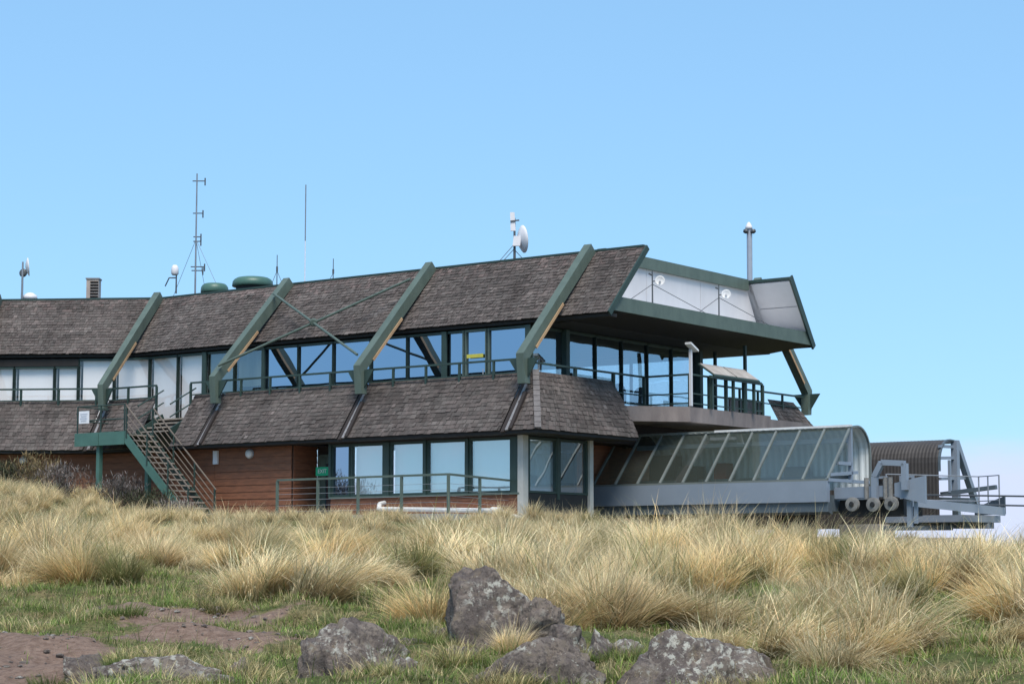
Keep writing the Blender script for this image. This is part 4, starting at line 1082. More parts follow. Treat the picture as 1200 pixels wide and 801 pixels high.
# cable guide with sheaves at the mouth of the near canopy
gd = thing('cable_guide', L(8.6, 6.5, 1.5), 'blue-grey cable guide arm with pale wheels at the canopy mouth', 'machinery')
m = MB(); m.hexa([L(7.52, 6.0, 1.98), L(9.35, 6.0, 2.02), L(9.35, 6.25, 2.02), L(7.52, 6.25, 1.98)], [L(7.52, 6.0, 2.32), L(9.35, 6.0, 2.36), L(9.35, 6.25, 2.36), L(7.52, 6.25, 2.32)]); m.build('boom', 'grey_blue', gd)
m = MB(); m.hexa([L(7.55, 6.3, 1.45), L(9.7, 6.3, 1.45), L(9.7, 7.6, 1.45), L(7.55, 7.6, 1.45)], [L(7.55, 6.3, 1.95), L(9.7, 6.3, 1.95), L(9.7, 7.6, 1.95), L(7.55, 7.6, 1.95)]); m.build('under_frame', 'dark_machine', gd)
arch = [(8.95, 1.75), (8.95, 2.62), (9.2, 3.05), (9.95, 3.0), (9.95, 2.2)]
for (a0, z0), (a1, z1) in zip(arch[:-1], arch[1:]):
    m = MB(); m.bar(L(a0, 5.9, z0), L(a1, 5.9, z1), 0.17, 0.17, N3); m.build('arch_arm', 'grey_blue', gd)
m = MB()
m.hexa([L(9.55, 6.0, 2.02), L(10.55, 6.0, 1.78), L(10.55, 6.12, 1.78), L(9.55, 6.12, 2.02)], [L(9.55, 6.0, 2.42), L(10.55, 6.0, 2.62), L(10.55, 6.12, 2.62), L(9.55, 6.12, 2.42)]); m.build('side_plate', 'grey_blue', gd)
for a, z in ((8.25, 1.80), (8.95, 1.78), (9.55, 1.80)):
    m = MB(); m.lathe(L(a, 5.86, z), -N3, [(0, 0.15), (0.02, 0.215), (0.05, 0.215), (0.06, 0.18), (0.10, 0.18), (0.11, 0.215), (0.14, 0.215), (0.15, 0.15)], 24)
    wh = m.build('wheel', 'sheave', gd)
    m = MB(); m.lathe(L(a, 5.70, z), -N3, [(0, 0.085), (0.03, 0.07)], 14); m.build('hub', 'dark_machine', wh)
for a in (8.62, 9.25, 9.42):
    m = MB(); m.tube(L(a, 6.0, 1.95), L(a, 6.0, 2.6), 0.075, n=10); m.build('damper', 'sheave', gd)
m = MB(); m.bar(L(9.95, 6.2, 1.1), L(9.95, 6.2, 2.0), 0.14, 0.14, E3); m.bar(L(10.15, 6.2, 1.2), L(10.15, 6.2, 1.95), 0.1, 0.1, E3); m.build('support', 'grey_blue', gd)

# end platform with its rail
pf = thing('end_platform', L(9.5, 11, 1.2), 'long blue-grey steel platform with thin railing reaching out to the cables', 'platform')
m = MB(); m.hexa([L(9.7, 6.7, 1.74), L(11.12, 10.3, 1.50), L(11.12, 10.6, 1.50), L(9.7, 7.0, 1.74)], [L(9.7, 6.7, 1.98), L(11.12, 10.3, 1.76), L(11.12, 10.6, 1.76), L(9.7, 7.0, 1.98)]); m.build('front_beam', 'grey_blue', pf)
m = MB(); m.hexa([L(7.6, 9.3, 1.30), L(10.3, 9.3, 1.30), L(10.7, 11.2, 1.30), L(7.6, 12.2, 1.30)], [L(7.6, 9.3, 1.52), L(10.3, 9.3, 1.52), L(10.7, 11.2, 1.52), L(7.6, 12.2, 1.52)]); m.build('deck', 'grey_blue', pf)
m = MB(); m.bar(L(7.6, 9.6, 1.20), L(10.6, 10.9, 1.20), 0.25, 0.18); m.bar(L(7.6, 8.9, 1.12), L(9.7, 9.8, 1.12), 0.2, 0.14); m.build('cross_beam', 'grey_blue_dark', pf)
for k in range(4):
    m = MB(); m.bar(L(8.6+0.6*k, 9.9+0.28*k, 1.24), L(8.75+0.6*k, 9.9+0.28*k, 1.24), 0.4, 0.25); m.build('bracket', 'grey_blue', pf)
m = MB(); m.hexa([L(9.6, 11.7, 1.55), L(11.10, 10.62, 1.55), L(11.10, 10.70, 1.55), L(9.6, 11.8, 1.55)], [L(9.6, 11.7, 1.80), L(11.10, 10.62, 2.12), L(11.10, 10.70, 2.12), L(9.6, 11.8, 1.80)]); m.build('end_plate', 'grey_blue_dark', pf)
rp_ = [L(8.3, 8.0, 1.85), L(9.9, 11.4, 1.85), L(10.3, 11.2, 1.85), L(10.85, 10.8, 1.85)]
for p in rp_:
    m = MB(); m.tube(p - Z3*0.3, p + Z3*0.95, 0.024, n=6); m.build('post', 'galvanised', pf)
for p, q in zip(rp_[:-1], rp_[1:]):
    for h in (0.94, 0.15):
        m = MB(); m.tube(p + Z3*h, q + Z3*h, 0.018, n=6); m.build('rail', 'galvanised', pf)
m = MB(); m.bar(L(6.5, 10.2, -1.2), L(6.5, 10.2, 1.27), 1.2, 1.4, E3); m.build('footing', 'concrete_pale', pf)
for k, (b_, z_, lab) in enumerate(((9.2, 2.20, 'upper haul cable leaving the platform towards the right'), (10.4, 1.93, 'lower haul cable leaving the platform towards the right'))):
    m = MB(); prev = L(7.0, b_, z_ - 0.02)
    for i in range(1, 25):
        a = 7 + 0.06*i*i + 1.2*i
        cur = L(a, b_, z_ - 0.02*(a-7) - 0.0014*(a-7)**2); m.tube(prev, cur, 0.028, n=6, cap=False); prev = cur
    o_ = m.build('haul_cable', 'antenna_dark', org=L(7, b_, z_)); tag(o_, lab, 'cable')
# pale slab of the forecourt under the terminal
m = MB(); m.prism([L(3.0, 4.6, 0.35), L(11.2, 6.2, 0.25), L(11.0, 9.0, 0.3), L(3.0, 9.0, 0.35)], (0, 0, 0.5))
o_ = m.build('concrete_apron', 'concrete'); o_['kind'] = 'structure'

# ------------------------------------------------------------------ rocks
def rock_material():
    m, n, l, out = _new('lichen_rock')
    b = n.new('ShaderNodeBsdfPrincipled'); b.inputs['Roughness'].default_value = 0.92
    b.inputs['Specular IOR Level'].default_value = 0.15
    l.new(b.outputs[0], out.inputs['Surface'])
    g = n.new('ShaderNodeNewGeometry')
    def nz(scale, detail=8, rough=0.65, off=(0, 0, 0)):
        mp_ = n.new('ShaderNodeMapping'); mp_.inputs['Location'].default_value = off
        l.new(g.outputs['Position'], mp_.inputs['Vector'])
        t = n.new('ShaderNodeTexNoise'); t.inputs['Scale'].default_value = scale
        t.inputs['Detail'].default_value = detail; t.inputs['Roughness'].default_value = rough
        l.new(mp_.outputs[0], t.inputs['Vector']); return t.outputs['Fac']
    def ramp(fac, a_, b_):
        r = n.new('ShaderNodeMapRange'); r.interpolation_type = 'SMOOTHSTEP'
        r.inputs['From Min'].default_value = a_; r.inputs['From Max'].default_value = b_
        l.new(fac, r.inputs['Value']); return r.outputs[0]
    def mixc(fac, A, B):
        x = n.new('ShaderNodeMix'); x.data_type = 'RGBA'; l.new(fac, x.inputs['Factor'])
        for s_, val in (('A', A), ('B', B)):
            if isinstance(val, tuple): x.inputs[s_].default_value = (*val, 1)
            else: l.new(val, x.inputs[s_])
        return x.outputs['Result']
    c = mixc(ramp(nz(3.2), 0.38, 0.62), (0.36, 0.295, 0.245), (0.21, 0.172, 0.155))
    c = mixc(ramp(nz(16, 8, 0.75), 0.46, 0.62), c, (0.135, 0.112, 0.102))
    c = mixc(ramp(nz(7, 6, 0.7, (3, 1, 0)), 0.54, 0.68), c, (0.29, 0.235, 0.175))
    big = ramp(nz(1.5, 3, 0.5, (7, 2, 4)), 0.47, 0.60)
    sm = ramp(nz(11, 7, 0.68, (1, 8, 2)), 0.50, 0.60)
    mu = n.new('ShaderNodeMath'); mu.operation = 'MULTIPLY'
    l.new(big, mu.inputs[0]); l.new(sm, mu.inputs[1])
    c = mixc(mu.outputs[0], c, (0.70, 0.67, 0.58))
    sp = ramp(nz(26, 3, 0.5, (5, 5, 1)), 0.67, 0.72)
    c = mixc(sp, c, (0.56, 0.54, 0.47))
    l.new(c, b.inputs['Base Color'])
    bp = n.new('ShaderNodeBump'); bp.inputs['Strength'].default_value = 1.0; bp.inputs['Distance'].default_value = 0.09
    l.new(nz(11, 14, 0.82), bp.inputs['Height']); l.new(bp.outputs[0], b.inputs['Normal'])
rock_material()
TALL = [((-1, 0, 0.05), 0.74), ((0.05, 0, 1), 0.80), ((0.62, 0, 0.78), 0.66), ((-0.45, -0.2, 0.87), 0.83), ((0, -1, 0.15), 0.7), ((1, 0.1, 0), 0.8), ((-0.3, -0.9, 0.4), 0.8)]
def rock_mesh(seed, dims, cuts=13, sub=5, amp=0.13, planes=None):
    r = random.Random(seed)
    bm = bmesh.new()
    bmesh.ops.create_icosphere(bm, subdivisions=sub, radius=1.0)
    pl = []
    for _ in range(cuts):
        v = Vector((r.gauss(0, 1), r.gauss(0, 1), r.gauss(0, 0.8))).normalized()
        pl.append((v, r.uniform(0.45, 0.80)))
    if planes:
        pl = [(Vector(a).normalized(), d) for a, d in planes]
    off = Vector((r.uniform(-50, 50), r.uniform(-50, 50), r.uniform(-50, 50)))
    for v in bm.verts:
        p = v.co.copy()
        for nn, d in pl:
            k = p.dot(nn) - d
            if k > 0: p -= nn*k*0.96
        q = p*1.7 + off
        p *= 1 + amp*noise.fractal(q, 1.0, 2.1, 4) + 0.055*noise.fractal(q*4.0, 0.9, 2.1, 5) - 0.06*max(0, noise.noise(q*2.3))**0.5
        cr = (1 - abs(noise.noise(q*1.15 + Vector((9, 3, 1)))))**9 + 0.7*(1 - abs(noise.noise(q*2.3)))**10
        p *= 1 - 0.13*cr + 0.035*abs(noise.noise(q*6.5))
        v.co = Vector((p.x*dims[0]/2, p.y*dims[1]/2, p.z*dims[2]/2))
    me = bpy.data.meshes.new('rock')
    bm.to_mesh(me); bm.free()
    me.polygons.foreach_set('use_smooth', [True]*len(me.polygons))
    me.materials.append(MATS['lichen_rock'])
    return me
ROCKS = [  # bearing px, distance, width, depth, top z, sunk, seed, turn, label
    (574, 25.6, 0.98, 0.85, -0.02, 0.30, 3, 0.2, 'tall upright rock with white lichen, highest of the foreground rocks'),
    (636, 25.3, 0.62, 0.6, -0.40, 0.25, 8, 0.9, 'shoulder rock leaning against the right of the tall upright rock'),
    (610, 22.2, 1.45, 1.1, -0.76, 0.75, 21, 0.0, 'broad grey-brown rock in front of the tall upright rock'),
    (797, 22.4, 1.85, 1.2, -0.70, 0.8, 34, 0.3, 'wide domed dark rock with white lichen spots right of centre'),
    (413, 23.6, 1.35, 0.95, -0.60, 0.5, 47, 0.1, 'rounded lichen-spotted boulder in green grass left of the tall rock'),
    (514, 26.2, 0.36, 0.3, -0.80, 0.2, 51, 0.0, 'small brown stone just left of the tall upright rock'),
    (478, 25.0, 0.62, 0.4, -0.88, 0.25, 66, 0.4, 'low flat stone right behind the lichen-spotted boulder'),
    (474, 22.5, 0.50, 0.4, -1.00, 0.35, 77, 0.0, 'small dark rock at the bottom edge below the low flat stone'),
    (698, 23.9, 0.42, 0.4, -0.74, 0.3, 83, 0.5, 'narrow pale rock wedged between the two broad front rocks'),
    (1194, 24.6, 0.46, 0.4, -0.90, 0.3, 92, 0.0, 'dark rock at the right edge of the picture'),
    (190, 22.2, 1.75, 1.0, -0.96, 0.45, 101, 0.1, 'low flat rock slab in bare soil at the bottom left'),
    (112, 23.0, 0.72, 0.5, -0.99, 0.35, 113, 0.6, 'low pale stone left of the flat slab in bare soil'),
    (287, 23.2, 0.32, 0.26, -1.03, 0.2, 127, 0.0, 'small pale stone right of the flat slab at the bottom left'),
    (148, 28.6, 0.34, 0.28, -0.76, 0.15, 131, 0.0, 'small pale stone among green tufts on the left'),
    (545, 23.9, 0.62, 0.5, -0.93, 0.35, 151, 0.3, 'low broken rock between the boulder and the broad front rock'),
    (662, 24.6, 0.60, 0.5, -0.70, 0.4, 163, 0.8, 'rough low rock joining the shoulder rock to the broad front rock'),
    (735, 24.0, 0.50, 0.45, -0.86, 0.35, 171, 0.2, 'low pitted stone at the left end of the wide domed rock'),
    (440, 25.4, 0.60, 0.4, -0.82, 0.3, 185, 0.1, 'low stone half hidden behind the lichen-spotted boulder'),
    (255, 30.9, 0.42, 0.3, -0.62, 0.15, 139, 0.2, 'reddish flat stone on the bare patch on the left'),
]
for px, d, w_, dp, ztop, sink, sd, rz, lab in ROCKS:
    x = (px - 600)/2400.0*d
    zg = float(terrain(x, d))
    hgt = (ztop - (zg - sink))
    me = rock_mesh(sd, (w_*(1.4 if sd == 3 else 1.22), dp*1.12, hgt*1.18), cuts=10, sub=5 if w_ > 0.5 else 4, planes=TALL if sd == 3 else None)
    zs = [v.co.z for v in me.vertices]
    o = bpy.data.objects.new('rock', me); col.objects.link(o)
    o.location = (x, d, ztop - max(zs)); o.rotation_euler = (0, 0, rz)
    tag(o, lab, 'rock')

# ------------------------------------------------------------------ grass
def leaf_material(name, trans=0.35, rough=0.7):
    m, n, l, out = _new(name)
    a = n.new('ShaderNodeAttribute'); a.attribute_name = 'col'
    oi = n.new('ShaderNodeObjectInfo')
    hs = n.new('ShaderNodeHueSaturation'); hs.inputs['Saturation'].default_value = 0.95
    mr = n.new('ShaderNodeMapRange'); mr.inputs['To Min'].default_value = 0.90; mr.inputs['To Max'].default_value = 1.32
    l.new(oi.outputs['Random'], mr.inputs['Value']); l.new(mr.outputs[0], hs.inputs['Value'])
    l.new(a.outputs['Color'], hs.inputs['Color'])
    d = n.new('ShaderNodeBsdfDiffuse'); t = n.new('ShaderNodeBsdfTranslucent')
    l.new(hs.outputs[0], d.inputs['Color']); l.new(hs.outputs[0], t.inputs['Color'])
    ms = n.new('ShaderNodeMixShader'); ms.inputs[0].default_value = trans
    l.new(d.outputs[0], ms.inputs[1]); l.new(t.outputs[0], ms.inputs[2]); l.new(ms.outputs[0], out.inputs['Surface'])
leaf_material('grass_blade')
leaf_material('twig', 0.1)

def blade_arrays(bx, by, bz, az, ln, lean, droop, width, cols3, K=4, zmin=None):
    """ribbons. cols3: (n, K+1, 3) colour along each blade"""
    n = len(bx)
    P = np.zeros((n, K+1, 3)); P[:, 0] = np.stack([bx, by, bz], 1)
    dx, dy = np.cos(az), np.sin(az)
    for k in range(K):
        s = (k + 0.5)/K
        th = np.minimum(lean + droop*s**1.4, 2.2)
        st_, ct_ = np.sin(th), np.cos(th)
        P[:, k+1] = P[:, k] + (ln/K)[:, None]*np.stack([dx*st_, dy*st_, ct_], 1)
    if zmin is not None:
        P[:, :, 2] = np.maximum(P[:, :, 2], zmin)
    tw = rng.uniform(-0.9, 0.9, n)
    wx, wy = -dy*np.cos(tw) + dx*np.sin(tw), dx*np.cos(tw) + dy*np.sin(tw)
    Wd = np.stack([wx, wy, np.zeros(n)], 1)
    V = np.zeros((n, 2*K+1, 3)); C = np.ones((n, 2*K+1, 4))
    for k in range(K):
        f = 1 - 0.75*(k/K)**1.5
        V[:, 2*k] = P[:, k] - Wd*(width*f/2)[:, None]; V[:, 2*k+1] = P[:, k] + Wd*(width*f/2)[:, None]
        C[:, 2*k, :3] = cols3[:, k]; C[:, 2*k+1, :3] = cols3[:, k]
    V[:, 2*K] = P[:, K]; C[:, 2*K, :3] = cols3[:, K]
    return V, C
def blades_mesh(name, V, C, mat):
    n, m_, _ = V.shape; K = (m_ - 1)//2
    base = (np.arange(n)*m_)[:, None]
    quads = []
    for k in range(K-1):
        quads.append(base + np.array([2*k, 2*k+1, 2*k+3, 2*k+2]))
    tri = base + np.array([2*K-2, 2*K-1, 2*K])
    Q = np.concatenate(quads, 0) if quads else np.zeros((0, 4), int)
    loops = np.concatenate([Q.ravel(), tri.ravel()])
    starts = np.concatenate([np.arange(len(Q))*4, len(Q)*4 + np.arange(n)*3])
    me = bpy.data.meshes.new(name)
    me.vertices.add(n*m_); me.vertices.foreach_set('co', V.astype(np.float32).ravel())
    me.loops.add(len(loops)); me.loops.foreach_set('vertex_index', loops.astype(np.int32))
    me.polygons.add(len(starts)); me.polygons.foreach_set('loop_start', starts.astype(np.int32))
    me.update(calc_edges=True)
    at = me.color_attributes.new('col', 'FLOAT_COLOR', 'POINT'); at.data.foreach_set('color', C.astype(np.float32).ravel())
    me.materials.append(MATS[mat]); me.validate()
    return me
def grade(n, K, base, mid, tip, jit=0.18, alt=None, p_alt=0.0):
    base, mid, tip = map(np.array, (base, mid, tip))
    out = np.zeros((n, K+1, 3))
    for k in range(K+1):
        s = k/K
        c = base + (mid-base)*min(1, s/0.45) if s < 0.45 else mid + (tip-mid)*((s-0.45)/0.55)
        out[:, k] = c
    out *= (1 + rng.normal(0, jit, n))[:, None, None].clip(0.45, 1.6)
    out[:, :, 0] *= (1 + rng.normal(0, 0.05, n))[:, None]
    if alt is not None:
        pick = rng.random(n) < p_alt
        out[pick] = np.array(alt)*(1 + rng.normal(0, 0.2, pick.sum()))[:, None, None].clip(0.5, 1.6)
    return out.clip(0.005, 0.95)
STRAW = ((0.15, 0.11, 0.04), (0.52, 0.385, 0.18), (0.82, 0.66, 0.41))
def tussock_arrays(n, seed, wind=0.0, wdir=0.0, spread=1.0, pal=STRAW, K=4, height=1.0, width=0.010, p_green=0.07):
    r = np.random.default_rng(seed)
    rad = 0.26*np.sqrt(r.random(n))*spread; a0 = r.random(n)*2*np.pi
    bx, by = rad*np.cos(a0), rad*np.sin(a0)
    lean = np.abs(r.normal(0.22, 0.16, n)) + 0.5*rad
    az = a0 + r.normal(0, 0.40, n)
    vx, vy = np.cos(az)*lean + wind*np.cos(wdir), np.sin(az)*lean + wind*np.sin(wdir)
    # blades gather in a few locks that bend together
    nl = 17
    lk = ((a0/(2*np.pi)*nl + r.normal(0, 0.7, n)).astype(int)) % nl; la = r.random(nl)*2*np.pi; lm = r.uniform(0.0, 0.6, nl)
    lb = r.uniform(0.76, 1.34, nl); ld = r.uniform(0.6, 1.5, nl)
    vx = vx + np.cos(la[lk])*lm[lk]; vy = vy + np.sin(la[lk])*lm[lk]
    az = np.arctan2(vy, vx); lean = np.hypot(vx, vy).clip(0, 1.3)
    ll = r.uniform(0.75, 1.2, nl)
    ln = height*np.where(r.random(n) < 0.05, r.uniform(1.1, 1.4, n), r.uniform(0.55, 1.1, n))*ll[lk]*(1.0 - 0.18*r.random(n))
    droop = r.uniform(0.35, 1.25, n)*spread*ld[lk]
    w_ = width*r.uniform(0.7, 1.35, n)
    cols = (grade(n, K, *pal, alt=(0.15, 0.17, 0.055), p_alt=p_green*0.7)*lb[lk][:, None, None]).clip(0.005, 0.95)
    return blade_arrays(bx, by, np.full(n, -0.05), az, ln, lean, droop, w_, cols, K)
VAR = []
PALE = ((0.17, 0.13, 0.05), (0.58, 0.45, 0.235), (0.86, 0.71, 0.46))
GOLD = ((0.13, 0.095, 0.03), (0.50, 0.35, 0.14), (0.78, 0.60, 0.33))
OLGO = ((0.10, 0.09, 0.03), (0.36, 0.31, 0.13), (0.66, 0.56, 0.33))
PALS = [STRAW, PALE, GOLD, PALE, STRAW, OLGO, GOLD, PALE, STRAW, OLGO]
specs = [(0.10, 0.3, 1.0), (0.35, 0.1, 1.1), (0.30, 2.9, 1.0), (0.05, 0, 1.35), (0.6, -0.3, 1.1), (0.35, 3.4, 1.3), (0.15, 1.2, 1.05), (0.75, 0.2, 1.35), (0.1, -1.0, 0.85), (0.55, -0.6, 1.2)]
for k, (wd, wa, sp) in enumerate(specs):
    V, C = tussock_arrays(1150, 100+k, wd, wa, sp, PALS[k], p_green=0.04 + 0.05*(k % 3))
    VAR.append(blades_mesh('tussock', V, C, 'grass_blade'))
RUST = ((0.10, 0.06, 0.03), (0.26, 0.13, 0.06), (0.40, 0.24, 0.13))
OLIVE = ((0.07, 0.075, 0.025), (0.20, 0.18, 0.07), (0.36, 0.31, 0.14))
V, C = tussock_arrays(900, 301, 0.1, 0, 0.9, RUST); RUST_M = blades_mesh('tussock', V, C, 'grass_blade')
V, C = tussock_arrays(900, 302, 0.15, 0, 1.0, OLIVE, p_green=0.3); OLIVE_M = blades_mesh('tussock', V, C, 'grass_blade')

def local_ab(x, y):
    dx, dy = x - OX, y - OY
    return dx*ex + dy*ey, dx*nx + dy*ny
def near_limit(t):
    return float(np.interp(t, [-0.3, -0.14, -0.115, -0.075, -0.05, -0.02, 0.0, 0.03, 0.06, 0.1, 0.14, 0.16, 0.2, 0.3], [36, 35.5, 31.5, 30.0, 28.5, 27.4, 27.2, 26.5, 25.0, 24.6, 24.2, 24.8, 25.6, 25]))
def blocked(x, y, pad=0.0):
    a, b = local_ab(x, y)
    if -10.3 < a < 1.4 and b > -5.35 - pad: return True
    if a >= 1.4 and a < 3.0 and b > 1.0: return True
    if a >= 3.0 and a < 12.2 and b > 4.2: return True
    if a <= -10.3 and b > -1.6 - pad and not (a < -13.5): return True
    if a <= -13.5 and b > -2.6 - pad and y > 70.5: return True
    return False
cand = []
tr = random.Random(5)
grid = {}
def far_enough(x, y, r):
    gx, gy = int(x//1.2), int(y//1.2)
    for i in (-1, 0, 1):
        for j in (-1, 0, 1):
            for (qx, qy, qr) in grid.get((gx+i, gy+j), []):
                if (qx-x)**2 + (qy-y)**2 < (0.5*(r+qr))**2: return False
    return True
def try_add(x, y, r, kind='straw', sc=None):
    if blocked(x, y) or not far_enough(x, y, r): return False
    grid.setdefault((int(x//1.2), int(y//1.2)), []).append((x, y, r))
    cand.append((x, y, kind, sc)); return True
SPECIAL = [ # bearing px, distance, scale, variant, label
    (372, 31.2, 1.22, 1, 'large straw tussock standing alone in green grass left of centre'),
    (500, 28.2, 1.0, 2, 'fan-shaped straw tussock just left behind the tall upright rock'),
    (968, 22.6, 0.80, 3, 'small upright straw tussock at the bottom edge right of the domed rock'),
    (598, 24.5, 0.50, 0, 'small yellowish grass tuft between the tall rock and the broad rock'),
    (148, 45.0, 1.25, 6, 'large olive-brown tussock in the left band of dry grass'),
    (775, 24.9, 0.0, 0, ''),
]
specials = []
for px, d, sc, vi, lab in SPECIAL:
    if not lab: continue
    x = (px-600)/2400.0*d
    grid.setdefault((int(x//1.2), int(d//1.2)), []).append((x, d, 0.9 if sc > 0.6 else 0.4))
    specials.append((x, d, sc, vi, lab))
for _ in range(30000):
    y = tr.uniform(25, 72); t = tr.uniform(-0.275, 0.275); x = t*y
    if tr.random() > y/72.0: continue
    if y < near_limit(t) + tr.uniform(-0.8, 1.2): continue
    if soil_mask(x, y) > 0.55: continue
    gap = noise.noise(Vector((x*0.42, y*0.36, 4.2)))
    if gap < -0.04 and y < 55: continue
    if y > 66 and abs(t) < 0.2: continue
    r = tr.uniform(0.62, 0.92) if y < 50 else tr.uniform(0.55, 0.8)
    if x > 9 and y > 58 and tr.random() < 0.6: kd = 'rust' if tr.random() < 0.6 else 'olive'
    elif tr.random() < 0.05: kd = 'olive'
    else: kd = 'straw'
    try_add(x, y, r, kd)
cand.sort(key=lambda c: c[1])
def tsize(y): return tr.triangular(0.55, 1.45, 0.95)*(1.0 if y < 46 else 0.80 if y < 52 else 0.56)
def zone(x, y, kd):
    t = x/y
    if kd == 'rust': return 'rust-brown tussocks on the right crest', 'rust-brown tussock on the crest below the end platform'
    if kd == 'olive': return 'olive tussocks', 'darker olive-green tussock among the pale straw ones'
    row = 'front' if y < 36 else 'middle' if y < 44 else 'back'
    side = 'left' if t < -0.12 else 'centre' if t < 0.03 else 'right' if t < 0.16 else 'far right'
    where = {'left': 'on the left below the stair', 'centre': 'below the terrace windows', 'right': 'below the glazed canopy', 'far right': 'at the far right below the platform'}[side]
    return f'{row} row tussocks, {side}', f'pale straw tussock in the {row} rows {where}'
for i, (x, y, kd, sc) in enumerate(cand[:292]):
    me = VAR[tr.randrange(10)] if kd == 'straw' else RUST_M if kd == 'rust' else OLIVE_M
    o = bpy.data.objects.new('tussock', me); col.objects.link(o)
    s = tsize(y)
    o.location = (x, y, float(terrain(x, y)) - 0.02); o.scale = (s*tr.uniform(0.9, 1.15), s*tr.uniform(0.9, 1.15), s*tr.uniform(0.85, 1.1))
    o.rotation_euler = (tr.gauss(0, 0.08), tr.gauss(0.04, 0.1), tr.gauss(0, 0.8))
    zn, lab = zone(x, y, kd)
    tag(o, lab, 'tussock', zn)
for x, y, sc, vi, lab in specials:
    o = bpy.data.objects.new('tussock', VAR[vi]); col.objects.link(o)
    o.location = (x, y, float(terrain(x, y)) - 0.02); o.scale = (sc, sc, sc)
    tag(o, lab, 'tussock')
TUFT = blades_mesh('grass_tuft', *tussock_arrays(420, 77, 0.15, 0.3, 0.9, ((0.10, 0.10, 0.03), (0.36, 0.29, 0.12), (0.58, 0.47, 0.26)), height=0.36, width=0.008, p_green=0.35), 'grass_blade')
TUFG = blades_mesh('grass_tuft', *tussock_arrays(420, 78, 0.1, 2.0, 1.0, ((0.05, 0.07, 0.015), (0.12, 0.17, 0.04), (0.22, 0.25, 0.08)), height=0.30, width=0.008, p_green=0.3), 'grass_blade')
k = 0
for px, d, w_, dp, ztop, sink, sd, rz, lab in ROCKS:
    for _ in range(7 if w_ > 0.8 else 2):
        x = (px-600)/2400.0*d + tr.uniform(-0.62, 0.62)*w_; y = d + tr.choice([-0.52, -0.45, 0.4])*dp - 0.05
        o = bpy.data.objects.new('grass_tuft', TUFT if k % 3 else TUFG); col.objects.link(o); k += 1
        s = tr.uniform(0.5, 1.25); o.location = (x, y, float(terrain(x, y)) - 0.02); o.scale = (s, s, s); o.rotation_euler = (0, 0, tr.uniform(0, 6))
        sh = {3: 'tall upright rock', 8: 'shoulder rock', 21: 'broad front rock', 34: 'wide domed rock', 47: 'lichen-spotted boulder', 101: 'flat slab at the bottom left', 92: 'rock at the right edge'}.get(sd, 'one of the small stones')
        tag(o, f'short grass tuft growing at the foot of the {sh}'.replace('the one of', 'one of'), 'grass tuft', f'tufts at {sh}')
# the smaller ones behind, joined
Vs, Cs = [], []
for i, (x, y, kd, sc) in enumerate(cand[292:]):
    s = tsize(y)
    pal = STRAW if kd == 'straw' else RUST if kd == 'rust' else OLIVE
    V, C = tussock_arrays(330, 1000+i, tr.uniform(0, 0.4), tr.choice([0.2, 3.0, 0.0]), tr.uniform(0.85, 1.2), pal, K=3, width=0.014)
    V = V*s + np.array([x, y, float(terrain(x, y))]); Vs.append(V); Cs.append(C)
print('tussocks', len(cand))
if Vs:
    o = bpy.data.objects.new('distant_tussocks', blades_mesh('distant_tussocks', np.concatenate(Vs), np.concatenate(Cs), 'grass_blade')); col.objects.link(o)
    o['kind'] = 'stuff'; tag(o, 'mass of dry grass on the far part of the slope', 'grass')
# short turf and dry thatch
def scatter(n, y0, y1, dens):
    u = rng.random(n*2); y = np.sqrt(y0*y0 + (y1*y1-y0*y0)*u); t = rng.uniform(-0.275, 0.275, n*2); x = t*y
    keep = rng.random(n*2) < dens(x, y)
    return x[keep][:n], y[keep][:n]
def clump(x, y, f, seed):
    return 0.5 + 0.5*np.sin(x*f + 1.7*np.sin(y*f*0.7 + seed))*np.sin(y*f*1.1 + 1.3*np.sin(x*f*0.6 + seed*2))
x, y = scatter(120000, 19.5, 42, lambda x, y: (1 - sstep(soil_mask(x, y), 0.25, 0.5))*(0.25 + 0.75*clump(x, y, 2.6, 1.0)) + 0.012)
n_ = len(x)
hc = clump(x, y, 1.3, 4.0)
ln = rng.uniform(0.03, 0.12, n_)*(0.4 + 1.5*clump(x, y, 2.6, 1.0)**2) + 0.05*(clump(x, y, 7.5, 3.0) > 0.8)*rng.random(n_)
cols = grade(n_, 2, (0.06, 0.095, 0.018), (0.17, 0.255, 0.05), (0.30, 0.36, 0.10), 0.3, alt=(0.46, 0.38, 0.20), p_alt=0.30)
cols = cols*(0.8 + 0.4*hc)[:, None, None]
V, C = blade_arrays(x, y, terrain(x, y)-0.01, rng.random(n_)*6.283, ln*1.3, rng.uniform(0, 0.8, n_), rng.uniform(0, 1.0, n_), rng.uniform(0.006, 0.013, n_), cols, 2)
o = bpy.data.objects.new('short_grass', blades_mesh('short_grass', V, C, 'grass_blade')); col.objects.link(o)
o['kind'] = 'stuff'; tag(o, 'short green grass between the rocks and tussocks', 'grass')
